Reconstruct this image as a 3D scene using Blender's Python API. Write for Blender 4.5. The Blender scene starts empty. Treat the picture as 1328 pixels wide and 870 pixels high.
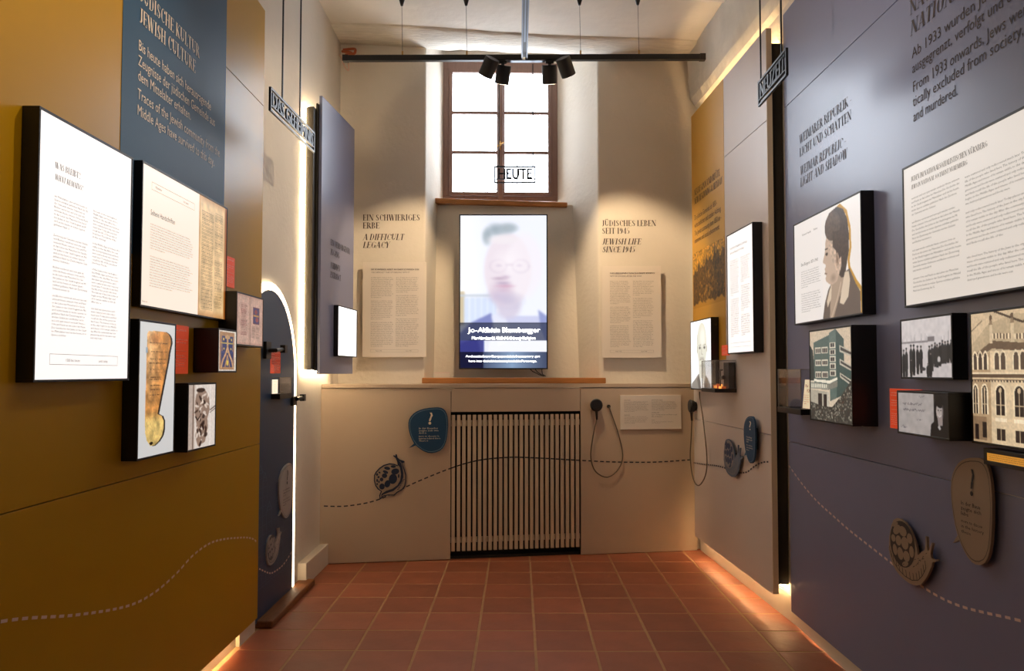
import bpy, bmesh, math, random
import numpy as np
from mathutils import Vector, Matrix
random.seed(7)
RS = np.random.RandomState(5)
S = bpy.context.scene
COL = S.collection
PI = math.pi
D2R = math.radians

# ------------------------------------------------------------------ camera
cam = bpy.data.cameras.new('camera')
camo = bpy.data.objects.new('camera', cam)
COL.objects.link(camo)
cam.sensor_width = 36.0
cam.lens = 36.0 * 980.0 / 1328.0
cam.shift_y = 10.4 / 1328.0
cam.clip_start = 0.02
camo.location = (0, 0, 1.45)
camo.rotation_euler = (D2R(90 + 2.2), 0, math.atan(8 / 980.0))
S.camera = camo

# ------------------------------------------------------------------ exposure
S.view_settings.view_transform = 'Standard'
S.view_settings.look = 'None'
S.view_settings.gamma = 1
S.view_settings.exposure = 0.10
S.view_settings.use_curve_mapping = False

# ------------------------------------------------------------------ world: hazy bright day outside the window
w = bpy.data.worlds.new('sky')
S.world = w
w.use_nodes = True
bg = w.node_tree.nodes['Background']
bg.inputs[0].default_value = (0.88, 0.93, 1.0, 1)
bg.inputs[1].default_value = 12.0

def area(name, loc, rot, sx, sy, power, col, portal=False):
    l = bpy.data.lights.new(name, 'AREA')
    l.shape = 'RECTANGLE'; l.size = sx; l.size_y = sy
    l.energy = power; l.color = col
    if portal: l.cycles.is_portal = True
    o = bpy.data.objects.new(name, l); COL.objects.link(o)
    o.location = loc; o.rotation_euler = rot
    return o
area('window_portal', (-0.16, 7.02, 3.65), (D2R(-90), 0, 0), 1.2, 1.5, 1, (1, 1, 1), True)

def spot(name, loc, target, power, ang, blend=0.5, col=(1.0, 0.76, 0.50), rad=0.03):
    l = bpy.data.lights.new(name, 'SPOT')
    l.energy = power; l.color = col; l.spot_size = D2R(ang); l.spot_blend = blend
    l.shadow_soft_size = rad
    o = bpy.data.objects.new(name, l); COL.objects.link(o)
    o.location = loc
    d = Vector(target) - Vector(loc)
    o.rotation_euler = d.to_track_quat('-Z', 'Y').to_euler()
    return o
WARM = (1.0, 0.80, 0.56)
# track spots on the lengthwise ceiling track, above and behind the viewer, each aimed at one wall
spot('track_spot', (0.0, 3.0, 3.55), (-1.46, 2.3, 2.9), 72, 78, 1.0, WARM)
spot('track_spot', (0.0, 1.2, 3.55), (-1.46, 1.5, 2.95), 64, 78, 1.0, WARM)
spot('track_spot', (0.0, 2.9, 3.55), (1.56, 3.5, 2.7), 42, 74, 1.0, (1.0, .86, .74))
spot('track_spot', (0.0, 1.3, 3.55), (1.56, 2.0, 2.8), 20, 74, 1.0, (1.0, .86, .74))
spot('track_spot', (0.05, 4.0, 3.60), (-1.49, 4.95, 2.6), 55, 70, 1.0, WARM)
# added fill light behind the viewer, aimed at the ceiling to lift the ambient
area('added_rear_fill', (0, -1.2, 3.9), (D2R(180 - 25), 0, 0), 1.6, 1.0, 2, (1.0, .84, .66))

# ------------------------------------------------------------------ materials
def srgb(r, g, b):
    f = lambda c: ((c / 255.0) / 12.92) if c / 255.0 <= 0.04045 else (((c / 255.0) + 0.055) / 1.055) ** 2.4
    return (f(r), f(g), f(b), 1)

MC = {}
def mat(name, col, rough=0.6, metal=0.0, noise=0.0, nscale=8.0, bump=0.0, bscale=60.0, emit=None, estr=0.0, spec=0.5, coat=0.0, coat_rough=0.3, obj_random=0.0, stretch=None):
    if name in MC: return MC[name]
    m = bpy.data.materials.new(name); m.use_nodes = True
    nt = m.node_tree; N = nt.nodes; L = nt.links
    b = N['Principled BSDF']
    b.inputs['Base Color'].default_value = col
    b.inputs['Roughness'].default_value = rough
    b.inputs['Metallic'].default_value = metal
    b.inputs['Specular IOR Level'].default_value = spec
    if coat:
        b.inputs['Coat Weight'].default_value = coat
        b.inputs['Coat Roughness'].default_value = coat_rough
    tc = N.new('ShaderNodeTexCoord')
    src = tc.outputs['Object']
    if stretch:
        mp = N.new('ShaderNodeMapping'); mp.inputs['Scale'].default_value = stretch
        L.new(src, mp.inputs[0]); src = mp.outputs[0]
    if noise > 0 or obj_random > 0:
        n = N.new('ShaderNodeTexNoise'); n.inputs['Scale'].default_value = nscale; n.inputs['Detail'].default_value = 6
        L.new(src, n.inputs['Vector'])
        mr = N.new('ShaderNodeMapRange'); mr.inputs[1].default_value = 0.25; mr.inputs[2].default_value = 0.75
        mr.inputs[3].default_value = 1 - noise; mr.inputs[4].default_value = 1 + noise
        L.new(n.outputs['Fac'], mr.inputs[0])
        hs = N.new('ShaderNodeHueSaturation'); hs.inputs['Color'].default_value = col
        if obj_random > 0:
            oi = N.new('ShaderNodeObjectInfo')
            m2 = N.new('ShaderNodeMapRange'); m2.inputs[3].default_value = 1 - obj_random; m2.inputs[4].default_value = 1 + obj_random
            L.new(oi.outputs['Random'], m2.inputs[0])
            mu = N.new('ShaderNodeMath'); mu.operation = 'MULTIPLY'
            L.new(mr.outputs[0], mu.inputs[0]); L.new(m2.outputs[0], mu.inputs[1]); L.new(mu.outputs[0], hs.inputs['Value'])
        else:
            L.new(mr.outputs[0], hs.inputs['Value'])
        L.new(hs.outputs[0], b.inputs['Base Color'])
    if bump > 0:
        n = N.new('ShaderNodeTexNoise'); n.inputs['Scale'].default_value = bscale; n.inputs['Detail'].default_value = 5
        L.new(src, n.inputs['Vector'])
        bp = N.new('ShaderNodeBump'); bp.inputs['Strength'].default_value = bump; bp.inputs['Distance'].default_value = 0.01
        L.new(n.outputs['Fac'], bp.inputs['Height']); L.new(bp.outputs[0], b.inputs['Normal'])
    if emit:
        b.inputs['Emission Color'].default_value = emit
        b.inputs['Emission Strength'].default_value = estr
    MC[name] = m
    return m

def print_mat(name, strength, rough=0.35, base=0.22):
    m = bpy.data.materials.new(name); m.use_nodes = True
    N = m.node_tree.nodes; L = m.node_tree.links; b = N['Principled BSDF']
    a = N.new('ShaderNodeAttribute'); a.attribute_name = 'print'
    mx = N.new('ShaderNodeMixRGB'); mx.blend_type = 'MULTIPLY'; mx.inputs[0].default_value = 1; mx.inputs[2].default_value = (base, base, base, 1)
    L.new(a.outputs['Color'], mx.inputs[1]); L.new(mx.outputs[0], b.inputs['Base Color'])
    b.inputs['Roughness'].default_value = rough
    if strength > 0:
        L.new(a.outputs['Color'], b.inputs['Emission Color']); b.inputs['Emission Strength'].default_value = strength
    return m

plaster = mat('plaster', (0.72, 0.66, 0.57, 1), 0.9, noise=0.05, nscale=2.5, bump=0.35, bscale=28)
plaster_rough = mat('rough_plaster', (0.66, 0.62, 0.54, 1), 0.9, noise=0.12, nscale=3.5, bump=0.8, bscale=14)
ceil_m = mat('ceiling_plaster', (0.76, 0.71, 0.63, 1), 0.9, noise=0.06, nscale=2.0, bump=0.5, bscale=9)
crack_m = mat('chipped_limewash', (0.74, 0.69, 0.60, 1), 0.9, noise=0.12, nscale=5, bump=1.0, bscale=12, stretch=(1, 7, 7))
gold_m = mat('gold_lacquer', srgb(184, 140, 8), 0.34, spec=0.26, noise=0.02, nscale=3)
blue_banner = mat('petrol_blue_print', srgb(34, 76, 110), 0.5, spec=0.3)
slate_m = mat('slate_lacquer', srgb(118, 124, 156), 0.30, spec=0.62, noise=0.02, nscale=3)
cream_m = mat('cream_lacquer', srgb(214, 202, 194), 0.38, noise=0.015, nscale=3)
edge_m = mat('panel_edge_board', srgb(244, 226, 194), 0.6)
cab_m = mat('cabinet_lacquer', srgb(196, 176, 154), 0.5, noise=0.02, nscale=3)
slat_m = mat('slat_lacquer', srgb(208, 190, 166), 0.5)
base_m = mat('skirting_paint', srgb(222, 212, 196), 0.6)
black_m = mat('black_housing', (0.009, 0.008, 0.008, 1), 0.42)
black_in = mat('dark_brown_black_housing', (0.018, 0.007, 0.006, 1), 0.5)
steel_b = mat('black_steel', (0.012, 0.012, 0.013, 1), 0.4, metal=0.3)
recess_m = mat('dark_recess', (0.010, 0.010, 0.009, 1), 0.7)
frame_m = mat('black_brown_frame', (0.022, 0.017, 0.010, 1), 0.45)
tile_m = mat('terracotta', srgb(160, 92, 64), 0.5, noise=0.14, nscale=5, bump=0.25, bscale=16, obj_random=0.13)
grout_m = mat('grout', srgb(184, 146, 106), 0.9, noise=0.1, nscale=20)
wood_m = mat('oak_board', srgb(172, 112, 56), 0.5, noise=0.22, nscale=7, stretch=(1, 14, 14), bump=0.1, bscale=30)
wood_y = mat('threshold_oak', srgb(120, 70, 30), 0.5, noise=0.28, nscale=7, stretch=(14, 1.2, 14), bump=0.2, bscale=30)
winwood = mat('window_brown_wood', srgb(134, 104, 92), 0.5, noise=0.12, nscale=10, stretch=(8, 8, 1))
door_m = mat('door_blue', srgb(34, 66, 102), 0.42, noise=0.03, nscale=3)
door_line = mat('door_blue_line_print', srgb(62, 92, 122), 0.45)
navy_m = mat('navy_print', srgb(16, 38, 66), 0.5)
blue_plate = mat('blue_plate', srgb(24, 70, 106), 0.5)
taupe_m = mat('taupe_plate', srgb(154, 134, 112), 0.55)
pale_plate = mat('pale_grey_plate', srgb(176, 170, 165), 0.55)
ink_m = mat('black_ink', (0.02, 0.018, 0.018, 1), 0.6)
ink_brown = mat('brown_black_ink', (0.045, 0.028, 0.022, 1), 0.6)
grey_ink = mat('grey_ink', (0.20, 0.17, 0.15, 1), 0.7)
soft_ink = mat('soft_grey_ink', (0.22, 0.17, 0.15, 1), 0.7)
dash_pale = mat('pale_dash_print', srgb(228, 206, 196), 0.6)
dash_dark = mat('dark_dash_print', srgb(40, 44, 56), 0.6)
cream_ink = mat('cream_ink', srgb(250, 234, 214), 0.5)
white_ink = mat('white_ink', srgb(240, 236, 230), 0.5)
red_m = mat('coral_red_plate', srgb(232, 84, 48), 0.5, emit=srgb(232, 84, 48), estr=0.32)  # faint emission brightens the red; the plates themselves are not backlit
panel_w = mat('white_text_board', srgb(226, 216, 204), 0.6)
cord_m = mat('grey_rubber_cord', srgb(98, 84, 68), 0.5)
copper_m = mat('copper_pipe', srgb(196, 110, 76), 0.35, metal=0.7)
brass_m = mat('brass', srgb(206, 160, 90), 0.3, metal=0.9)
track_m = mat('track_black', (0.012, 0.014, 0.014, 1), 0.35)
track_al = mat('track_aluminium', srgb(120, 128, 142), 0.35, metal=0.6)
lamp_m = mat('lamp_housing', (0.012, 0.013, 0.015, 1), 0.45)
led_m = mat('led_strip', (1, .9, .7, 1), 0.5, emit=(1.0, 0.76, 0.46, 1), estr=65)
led_base = mat('led_tape_base', (1, .9, .7, 1), 0.5, emit=(1.0, 0.66, 0.32, 1), estr=110)
led_soft = mat('led_tape_soft', (1, .9, .7, 1), 0.5, emit=(1.0, 0.66, 0.32, 1), estr=60)
led_arch = mat('led_arch', (1, .9, .8, 1), 0.5, emit=(1.0, 0.76, 0.48, 1), estr=7.0)
lit_white = mat('backlit_white', (.25, .25, .25, 1), 0.35, emit=(1.0, 0.94, 0.90, 1), estr=0.96)
lit_cream = mat('backlit_cream', (.25, .25, .25, 1), 0.35, emit=(1.0, 0.85, 0.70, 1), estr=0.86)
lit_dim = mat('backlit_soft', (.2, .2, .2, 1), 0.35, emit=(1.0, 0.90, 0.80, 1), estr=0.60)
lit_dim2 = mat('backlit_soft_cool', (.2, .2, .2, 1), 0.35, emit=(1.0, 0.93, 0.88, 1), estr=0.68)
lit_pure = mat('backlit_bright', (.8, .8, .8, 1), 0.35, emit=(0.97, 0.98, 1.0, 1), estr=1.5)
lit_amber = mat('backlit_amber', (.4, .2, .03, 1), 0.4, emit=(1.0, 0.42, 0.05, 1), estr=0.45)
emb = mat('amber_glow', (.6, .2, .05, 1), 0.4, emit=(1.0, 0.35, 0.06, 1), estr=1.6)
led_case = mat('case_lamp', (1, 1, 1, 1), 0.4, emit=(1.0, 0.8, 0.55, 1), estr=6)

def glass(name, tint=(1, 1, 1, 1), g=0.10):
    m = bpy.data.materials.new(name); m.use_nodes = True
    N = m.node_tree.nodes; L = m.node_tree.links
    N.remove(N['Principled BSDF'])
    o = N['Material Output']
    t = N.new('ShaderNodeBsdfTransparent'); t.inputs[0].default_value = tint
    gl = N.new('ShaderNodeBsdfGlossy'); gl.inputs['Roughness'].default_value = 0.03
    mx = N.new('ShaderNodeMixShader'); mx.inputs[0].default_value = g
    fr = N.new('ShaderNodeLayerWeight'); fr.inputs[0].default_value = g
    L.new(fr.outputs['Facing'], mx.inputs[0])
    mr = N.new('ShaderNodeMapRange'); mr.inputs[3].default_value = g * .4; mr.inputs[4].default_value = 0.5
    L.new(fr.outputs['Fresnel'], mr.inputs[0]); L.new(mr.outputs[0], mx.inputs[0])
    L.new(t.outputs[0], mx.inputs[1]); L.new(gl.outputs[0], mx.inputs[2]); L.new(mx.outputs[0], o.inputs[0])
    return m
glass_m = glass('clear_glass')
winglass = glass('window_glass', (0.96, 0.98, 1, 1), 0.06)

# ------------------------------------------------------------------ mesh helpers
class MB:
    def __init__(s): s.v = []; s.f = []
    def box(s, x0, x1, y0, y1, z0, z1):
        b = len(s.v)
        s.v += [(x0, y0, z0), (x1, y0, z0), (x1, y1, z0), (x0, y1, z0), (x0, y0, z1), (x1, y0, z1), (x1, y1, z1), (x0, y1, z1)]
        s.f += [tuple(b + i for i in q) for q in ((0, 3, 2, 1), (4, 5, 6, 7), (0, 1, 5, 4), (1, 2, 6, 5), (2, 3, 7, 6), (3, 0, 4, 7))]
        return s
    def prism(s, pts, y0, y1):            # outline in x,z; thickness along y (y0 is the front, towards -y)
        b = len(s.v); n = len(pts)
        s.v += [(p[0], y0, p[1]) for p in pts] + [(p[0], y1, p[1]) for p in pts]
        s.f.append(tuple(b + i for i in range(n))); s.f.append(tuple(b + n + i for i in reversed(range(n))))
        for i in range(n):
            j = (i + 1) % n; s.f.append((b + i, b + n + i, b + n + j, b + j))
        return s
    def flat(s, pts, y):
        b = len(s.v); s.v += [(p[0], y, p[1]) for p in pts]; s.f.append(tuple(range(b, b + len(pts)))); return s
    def prismz(s, pts, z0, z1):
        b = len(s.v); n = len(pts)
        s.v += [(p[0], p[1], z0) for p in pts] + [(p[0], p[1], z1) for p in pts]
        s.f.append(tuple(b + i for i in reversed(range(n)))); s.f.append(tuple(b + n + i for i in range(n)))
        for i in range(n):
            j = (i + 1) % n; s.f.append((b + i, b + j, b + n + j, b + n + i))
        return s
    def hexa(s, p):                       # 8 corners, order as box
        b = len(s.v); s.v += list(p)
        s.f += [tuple(b + i for i in q) for q in ((0, 3, 2, 1), (4, 5, 6, 7), (0, 1, 5, 4), (1, 2, 6, 5), (2, 3, 7, 6), (3, 0, 4, 7))]
        return s
    def tube(s, pts, r, seg=8, radii=None):
        P = [Vector(p) for p in pts]; n = len(P); b = len(s.v)
        up = Vector((0, 0, 1))
        prev = None
        for i in range(n):
            t = (P[min(i + 1, n - 1)] - P[max(i - 1, 0)]).normalized()
            if prev is None:
                a = t.cross(up) if abs(t.dot(up)) < .95 else t.cross(Vector((1, 0, 0)))
            else:
                a = prev - t * prev.dot(t)
            a.normalize(); prev = a; c = t.cross(a)
            rr = radii[i] if radii else r
            for k in range(seg):
                an = 2 * PI * k / seg; q = P[i] + (a * math.cos(an) + c * math.sin(an)) * rr
                s.v.append(tuple(q))
        for i in range(n - 1):
            for k in range(seg):
                k2 = (k + 1) % seg
                s.f.append((b + i * seg + k, b + i * seg + k2, b + (i + 1) * seg + k2, b + (i + 1) * seg + k))
        s.f.append(tuple(b + k for k in reversed(range(seg)))); s.f.append(tuple(b + (n - 1) * seg + k for k in range(seg)))
        return s
    def build(s, name, m, parent=None, loc=None, bevel=0, smooth=False):
        me = bpy.data.meshes.new(name); me.from_pydata(s.v, [], s.f); me.update()
        bm = bmesh.new(); bm.from_mesh(me); bmesh.ops.recalc_face_normals(bm, faces=bm.faces); bm.to_mesh(me); bm.free()
        o = bpy.data.objects.new(name, me); COL.objects.link(o)
        me.materials.append(m)
        if smooth:
            for p in me.polygons: p.use_smooth = True
        if parent: o.parent = parent
        if loc: o.location = loc
        if bevel:
            md = o.modifiers.new('bevel', 'BEVEL'); md.width = bevel; md.segments = 2; md.limit_method = 'ANGLE'
        return o
def B(*a): return MB().box(*a)

def empty(name, loc, rz=0):
    o = bpy.data.objects.new(name, None); COL.objects.link(o); o.location = loc; o.rotation_euler = (0, 0, D2R(rz)); o.empty_display_size = .1
    return o
def tag(o, label=None, cat=None, group=None, kind=None):
    if label: o['label'] = label
    if cat: o['category'] = cat
    if group: o['group'] = group
    if kind: o['kind'] = kind
    return o
class Plane:                               # a vertical wall plane: local x = right when facing it, local y = into it
    def __init__(s, p, rz):
        s.p = p; s.rz = rz; a = D2R(rz); s.ux = (math.cos(a), math.sin(a)); s.n = (-math.sin(a), math.cos(a))
    def loc(s, u, z, d=0.0): return (s.p[0] + s.ux[0] * u - s.n[0] * d, s.p[1] + s.ux[1] * u - s.n[1] * d, z)
    def thing(s, name, u, z, d=0.0): return empty(name, s.loc(u, z, d), s.rz)
GOLD = Plane((-1.462, 4.30), 90)
NEAR = Plane((1.562, 4.395), -89.18)
FAR = Plane((1.493, 4.397), -86.93)
CAB = Plane((-0.52, 5.909), 9.1)
DOOR = Plane((-1.488, 4.30), 90)
SLAB = Plane((-1.37, 5.35), 84.85)
BACK = Plane((0.0, 6.28), 0)

# ------------------------------------------------------------------ lettering
GL = {}
FONTOBJ = bpy.data.curves.new('lettering_source', 'FONT')
_fo = bpy.data.objects.new('lettering_source', FONTOBJ); COL.objects.link(_fo)
def _ev(txt, res):
    FONTOBJ.body = txt; FONTOBJ.resolution_u = res; FONTOBJ.fill_mode = 'FRONT'
    dg = bpy.context.evaluated_depsgraph_get(); dg.update()
    me = bpy.data.meshes.new_from_object(_fo.evaluated_get(dg))
    n = len(me.vertices); co = np.zeros(n * 3); me.vertices.foreach_get('co', co); co = co.reshape(-1, 3)
    fc = [tuple(p.vertices) for p in me.polygons]
    bpy.data.meshes.remove(me)
    return co, fc
def glyph(c, res):
    k = (c, res)
    if k not in GL:
        if c == ' ':
            GL[k] = (np.zeros((0, 3)), [], 0.28)
        else:
            a, _ = _ev('|' + c + '|', 1); b, _ = _ev('||', 1)
            adv = (a[:, 0].max() - a[:, 0].min()) - (b[:, 0].max() - b[:, 0].min())
            co, fc = _ev(c, res)
            GL[k] = (co, fc, adv)
    return GL[k]
_h, _ = _ev('H', 1); CAPH = _h[:, 1].max()

def nar(pts, w0, w1=None):
    return pts
SER = {}
TK = .165; HL = .040; ST = .035
def _defser():
    d = SER
    T = lambda *a: ('T',) + a; h = lambda *a: ('h',) + a; s = lambda *a: ('s',) + a; c = lambda *a: ('c',) + a
    d['A'] = (.74, [h(.08, 0, .36, 1), T(.36, 1, .62, 0), h(.17, .33, .52, .33), s(.08, 0, .2), s(.62, 0, .28)])
    d['B'] = (.66, [T(.16, 0, .16, 1), s(.14, 0, .26), s(.14, 1, .26), h(.16, .985, .32, .985), h(.16, .52, .34, .52), h(.16, .02, .34, .02), c(.32, .755, .20, .225, -90, 90), c(.34, .27, .24, .25, -90, 90)])
    d['C'] = (.70, [c(.40, .5, .31, .49, 50, 310), T(.625, .72, .625, .9)])
    d['D'] = (.74, [T(.16, 0, .16, 1), s(.14, 0, .26), s(.14, 1, .26), h(.16, .98, .34, .98), h(.16, .02, .34, .02), c(.34, .5, .31, .48, -90, 90)])
    d['E'] = (.60, [T(.16, 0, .16, 1), s(.14, 0, .26), s(.14, 1, .26), h(.16, .98, .54, .98), h(.16, .02, .56, .02), h(.16, .51, .42, .51), h(.53, .98, .53, .78), h(.55, .02, .55, .24), h(.42, .42, .42, .6)])
    d['F'] = (.57, [T(.16, 0, .16, 1), s(.16, 0, .3), s(.14, 1, .26), h(.16, .98, .54, .98), h(.16, .51, .42, .51), h(.53, .98, .53, .78), h(.42, .42, .42, .6)])
    d['G'] = (.76, [c(.40, .5, .31, .49, 50, 320), T(.64, .42, .64, .08), h(.50, .43, .76, .43), h(.66, .72, .66, .9)])
    d['H'] = (.80, [T(.17, 0, .17, 1), T(.61, 0, .61, 1), s(.17, 0, .3), s(.17, 1, .3), s(.61, 0, .3), s(.61, 1, .3), h(.17, .51, .61, .51)])
    d['I'] = (.36, [T(.18, 0, .18, 1), s(.18, 0, .3), s(.18, 1, .3)])
    d['J'] = (.46, [T(.28, .12, .28, 1), s(.28, 1, .3), c(.15, .12, .14, .14, -150, 0)])
    d['K'] = (.74, [T(.17, 0, .17, 1), s(.17, 0, .3), s(.17, 1, .3), h(.2, .42, .60, 1), T(.30, .56, .62, 0), s(.60, 1, .24), s(.64, 0, .26)])
    d['L'] = (.58, [T(.17, 0, .17, 1), s(.15, 0, .26), s(.17, 1, .3), h(.17, .02, .54, .02), h(.53, .02, .53, .26)])
    d['M'] = (.94, [h(.14, 0, .14, 1), T(.16, 1, .46, .05), h(.46, .05, .76, 1), T(.78, 0, .78, 1), s(.13, 0, .22), s(.12, 1, .2), s(.78, 0, .3), s(.82, 1, .22)])
    d['N'] = (.80, [h(.14, 0, .14, 1), T(.16, 1, .62, .03), h(.66, 0, .66, 1), s(.14, 0, .24), s(.12, 1, .2), s(.66, 1, .24)])
    d['O'] = (.78, [c(.39, .5, .31, .49, 0, 360)])
    d['P'] = (.62, [T(.16, 0, .16, 1), s(.16, 0, .3), s(.14, 1, .26), h(.16, .98, .34, .98), h(.16, .46, .34, .46), c(.33, .72, .23, .25, -90, 90)])
    d['R'] = (.72, [T(.16, 0, .16, 1), s(.16, 0, .3), s(.14, 1, .26), h(.16, .98, .34, .98), h(.16, .5, .34, .5), c(.33, .74, .22, .23, -90, 90), T(.38, .5, .60, .0), s(.64, .0, .18)])
    d['S'] = (.60, [c(.31, .745, .2, .235, 40, 200), c(.31, .255, .22, .235, -150, 20), T(.16, .66, .48, .34), h(.49, .72, .49, .92), h(.10, .08, .10, .3)])
    d['T'] = (.68, [T(.34, 0, .34, 1), s(.34, 0, .3), h(.06, .98, .62, .98), h(.07, .98, .07, .76), h(.61, .98, .61, .76)])
    d['U'] = (.76, [T(.17, .28, .17, 1), s(.17, 1, .3), h(.60, .28, .60, 1), s(.60, 1, .24), c(.385, .28, .215, .27, 180, 360)])
    d['V'] = (.72, [T(.12, 1, .36, 0), h(.36, 0, .62, 1), s(.12, 1, .28), s(.62, 1, .2)])
    d['W'] = (1.02, [T(.12, 1, .33, 0), h(.33, 0, .52, .95), T(.50, 1, .70, 0), h(.70, 0, .92, 1), s(.12, 1, .26), s(.5, 1, .22), s(.92, 1, .2)])
    d['Y'] = (.70, [T(.12, 1, .34, .46), h(.34, .46, .60, 1), T(.34, 0, .34, .48), s(.34, 0, .28), s(.12, 1, .26), s(.60, 1, .2)])
    d['Z'] = (.64, [h(.08, .98, .55, .98), T(.50, .97, .12, .03), h(.08, .02, .57, .02), h(.10, .98, .10, .78), h(.56, .02, .56, .24)])
    d['1'] = (.42, [T(.22, 0, .22, 1), s(.22, 0, .3), h(.06, .9, .2, 1)])
    d['9'] = (.58, [c(.28, .68, .2, .3, 0, 360), T(.46, .62, .38, .2), c(.26, .2, .16, .19, -140, 10)])
    d['4'] = (.60, [T(.40, 0, .40, 1), h(.06, .26, .56, .26), h(.06, .26, .40, 1), s(.40, 0, .26)])
    d['5'] = (.56, [h(.14, .97, .48, .97), h(.14, .55, .14, .98), c(.26, .31, .21, .29, -140, 110)])
    d['?'] = (.50, [c(.24, .76, .19, .22, -60, 170), h(.26, .55, .26, .28), T(.26, .0, .26, .14)])
    d['&'] = (.76, [c(.30, .76, .16, .22, 0, 360), c(.30, .27, .22, .26, 60, 330), T(.22, .62, .62, .03)])
    d['-'] = (.42, [h(.06, .38, .36, .38)])
    d[' '] = (.28, [])
    for a, b in (('Ü', 'U'), ('Ä', 'A')):
        wd, st = d[b]; d[a] = (wd, st + [T(.26, 1.1, .26, 1.22), T(.50, 1.1, .50, 1.22)])
_defser()
def ser_quads(ch):
    wd, st = SER.get(ch, SER[' ']); Q = []
    for t in st:
        k = t[0]
        if k in 'Th':
            x0, y0, x1, y1 = t[1:]
            wdt = TK if k == 'T' else HL
            if k == 'T' and abs(x1 - x0) > .05: wdt = TK * 1.1
            if abs(y1 - y0) < .02: Q.append([(x0, y0 - HL / 2), (x1, y0 - HL / 2), (x1, y0 + HL / 2), (x0, y0 + HL / 2)])
            else: Q.append([(x0 - wdt / 2, y0), (x0 + wdt / 2, y0), (x1 + wdt / 2, y1), (x1 - wdt / 2, y1)])
        elif k == 's':
            x, y, ww = t[1:]; y0 = 0 if y < .5 else 1 - ST
            Q.append([(x - ww / 2, y0), (x + ww / 2, y0), (x + ww / 2, y0 + ST), (x - ww / 2, y0 + ST)])
        else:
            cx, cy, rx, ry, a0, a1 = t[1:]; n = max(4, int(abs(a1 - a0) / 24)); pr = None
            for i in range(n + 1):
                a = D2R(a0 + (a1 - a0) * i / n); cs, sn = math.cos(a), math.sin(a)
                hw = (HL + (TK - HL) * abs(cs) ** 1.3)
                o = (cx + rx * cs, cy + ry * sn); q = (cx + (rx - hw * abs(cs) - HL * (1 - abs(cs))) * cs, cy + (ry - HL) * sn)
                if pr: Q.append([pr[0], o, q, pr[1]])
                pr = (o, q)
    return wd, Q

class Text:
    """collects flat lettering in the local x,z plane at depth y"""
    def __init__(s, y): s.y = y; s.V = []; s.F = []; s.n = 0
    def _add(s, co, fc):
        s.V.append(co); s.F += [tuple(i + s.n for i in f) for f in fc]; s.n += len(co)
    def line(s, txt, x, z, h, width=None, res=2, align='l', slant=0.0, bold=0):
        x0 = 0; parts = []
        for ch in txt:
            co, fc, adv = glyph(ch, res)
            if len(co): parts.append((co[:, :2] + [x0, 0], fc))
            x0 += adv
        k = h / CAPH; kx = k if width is None else width / max(x0, .01)
        if align == 'r': x = x - x0 * kx
        if align == 'c': x = x - x0 * kx / 2
        for co, fc in parts:
            for off in ([0] if not bold else [-bold, bold]):
                q = np.zeros((len(co), 3)); q[:, 0] = x + co[:, 0] * kx + co[:, 1] * k * slant + off; q[:, 2] = z + co[:, 1] * k; q[:, 1] = s.y
                s._add(q, fc)
        return s
    def serif(s, txt, x, z, h, width=None, slant=0.0, tk=.165):
        global TK
        TK = tk
        tot = sum(SER.get(c, SER[' '])[0] for c in txt); kx = h if width is None else width / tot
        cx = 0
        for ch in txt:
            wd, Q = ser_quads(ch)
            for q in Q:
                s._add(np.array([(x + (cx + p[0]) * kx + p[1] * h * slant, s.y, z + p[1] * h) for p in q]), [(0, 1, 2, 3)])
            cx += wd
        return s
    def body(s, txt, x0, x1, z1, z0, n, breaks=(), res=1, fill=.52, seed=1, short=.55):
        rr = random.Random(seed); words = txt.split(); wi = rr.randrange(len(words)); step = (z1 - z0) / n; h = step * fill
        for i in range(n):
            if i in breaks: continue
            frac = rr.uniform(.86, 1.0) if (i + 1) not in breaks and i != n - 1 else rr.uniform(.3, short)
            W = (x1 - x0) * frac; ln = ''; tgt = W / (h * .74)
            while len(ln) < tgt:
                ln += (' ' if ln else '') + words[wi % len(words)]; wi += 1
            s.line(ln[:max(3, int(tgt))].strip(), x0, z1 - (i + 1) * step + step * .25, h, width=W, res=res)
        return s
    def rect(s, x0, x1, z0, z1, t):
        for a in ((x0, x1, z0, z0 + t), (x0, x1, z1 - t, z1), (x0, x0 + t, z0, z1), (x1 - t, x1, z0, z1)): s.fill(*a)
        return s
    def fill(s, x0, x1, z0, z1):
        s._add(np.array([(x0, s.y, z0), (x1, s.y, z0), (x1, s.y, z1), (x0, s.y, z1)]), [(0, 1, 2, 3)]); return s
    def build(s, name, m, parent, thick=0):
        me = bpy.data.meshes.new(name)
        if s.V: me.from_pydata(np.concatenate(s.V).tolist(), [], s.F)
        me.update(); me.materials.append(m)
        o = bpy.data.objects.new(name, me); COL.objects.link(o); o.parent = parent
        if thick:
            md = o.modifiers.new('solid', 'SOLIDIFY'); md.thickness = thick; md.offset = 0
        return o
LOREM_DE = 'Die Geschichte der Juden in der Stadt beginnt im Mittelalter und ist bis heute in vielen Spuren sichtbar geblieben Nach der Zerstörung der Gemeinde wurden Grabsteine und Bücher verstreut und erst spät wieder entdeckt Heute erinnern Orte und Funde an das Leben der Menschen'
LOREM_EN = 'The history of the Jews in the city begins in the Middle Ages and traces of it remain visible to this day After the community was destroyed gravestones and books were scattered and only rediscovered much later Today places and finds recall the life of the people who lived here'

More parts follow.
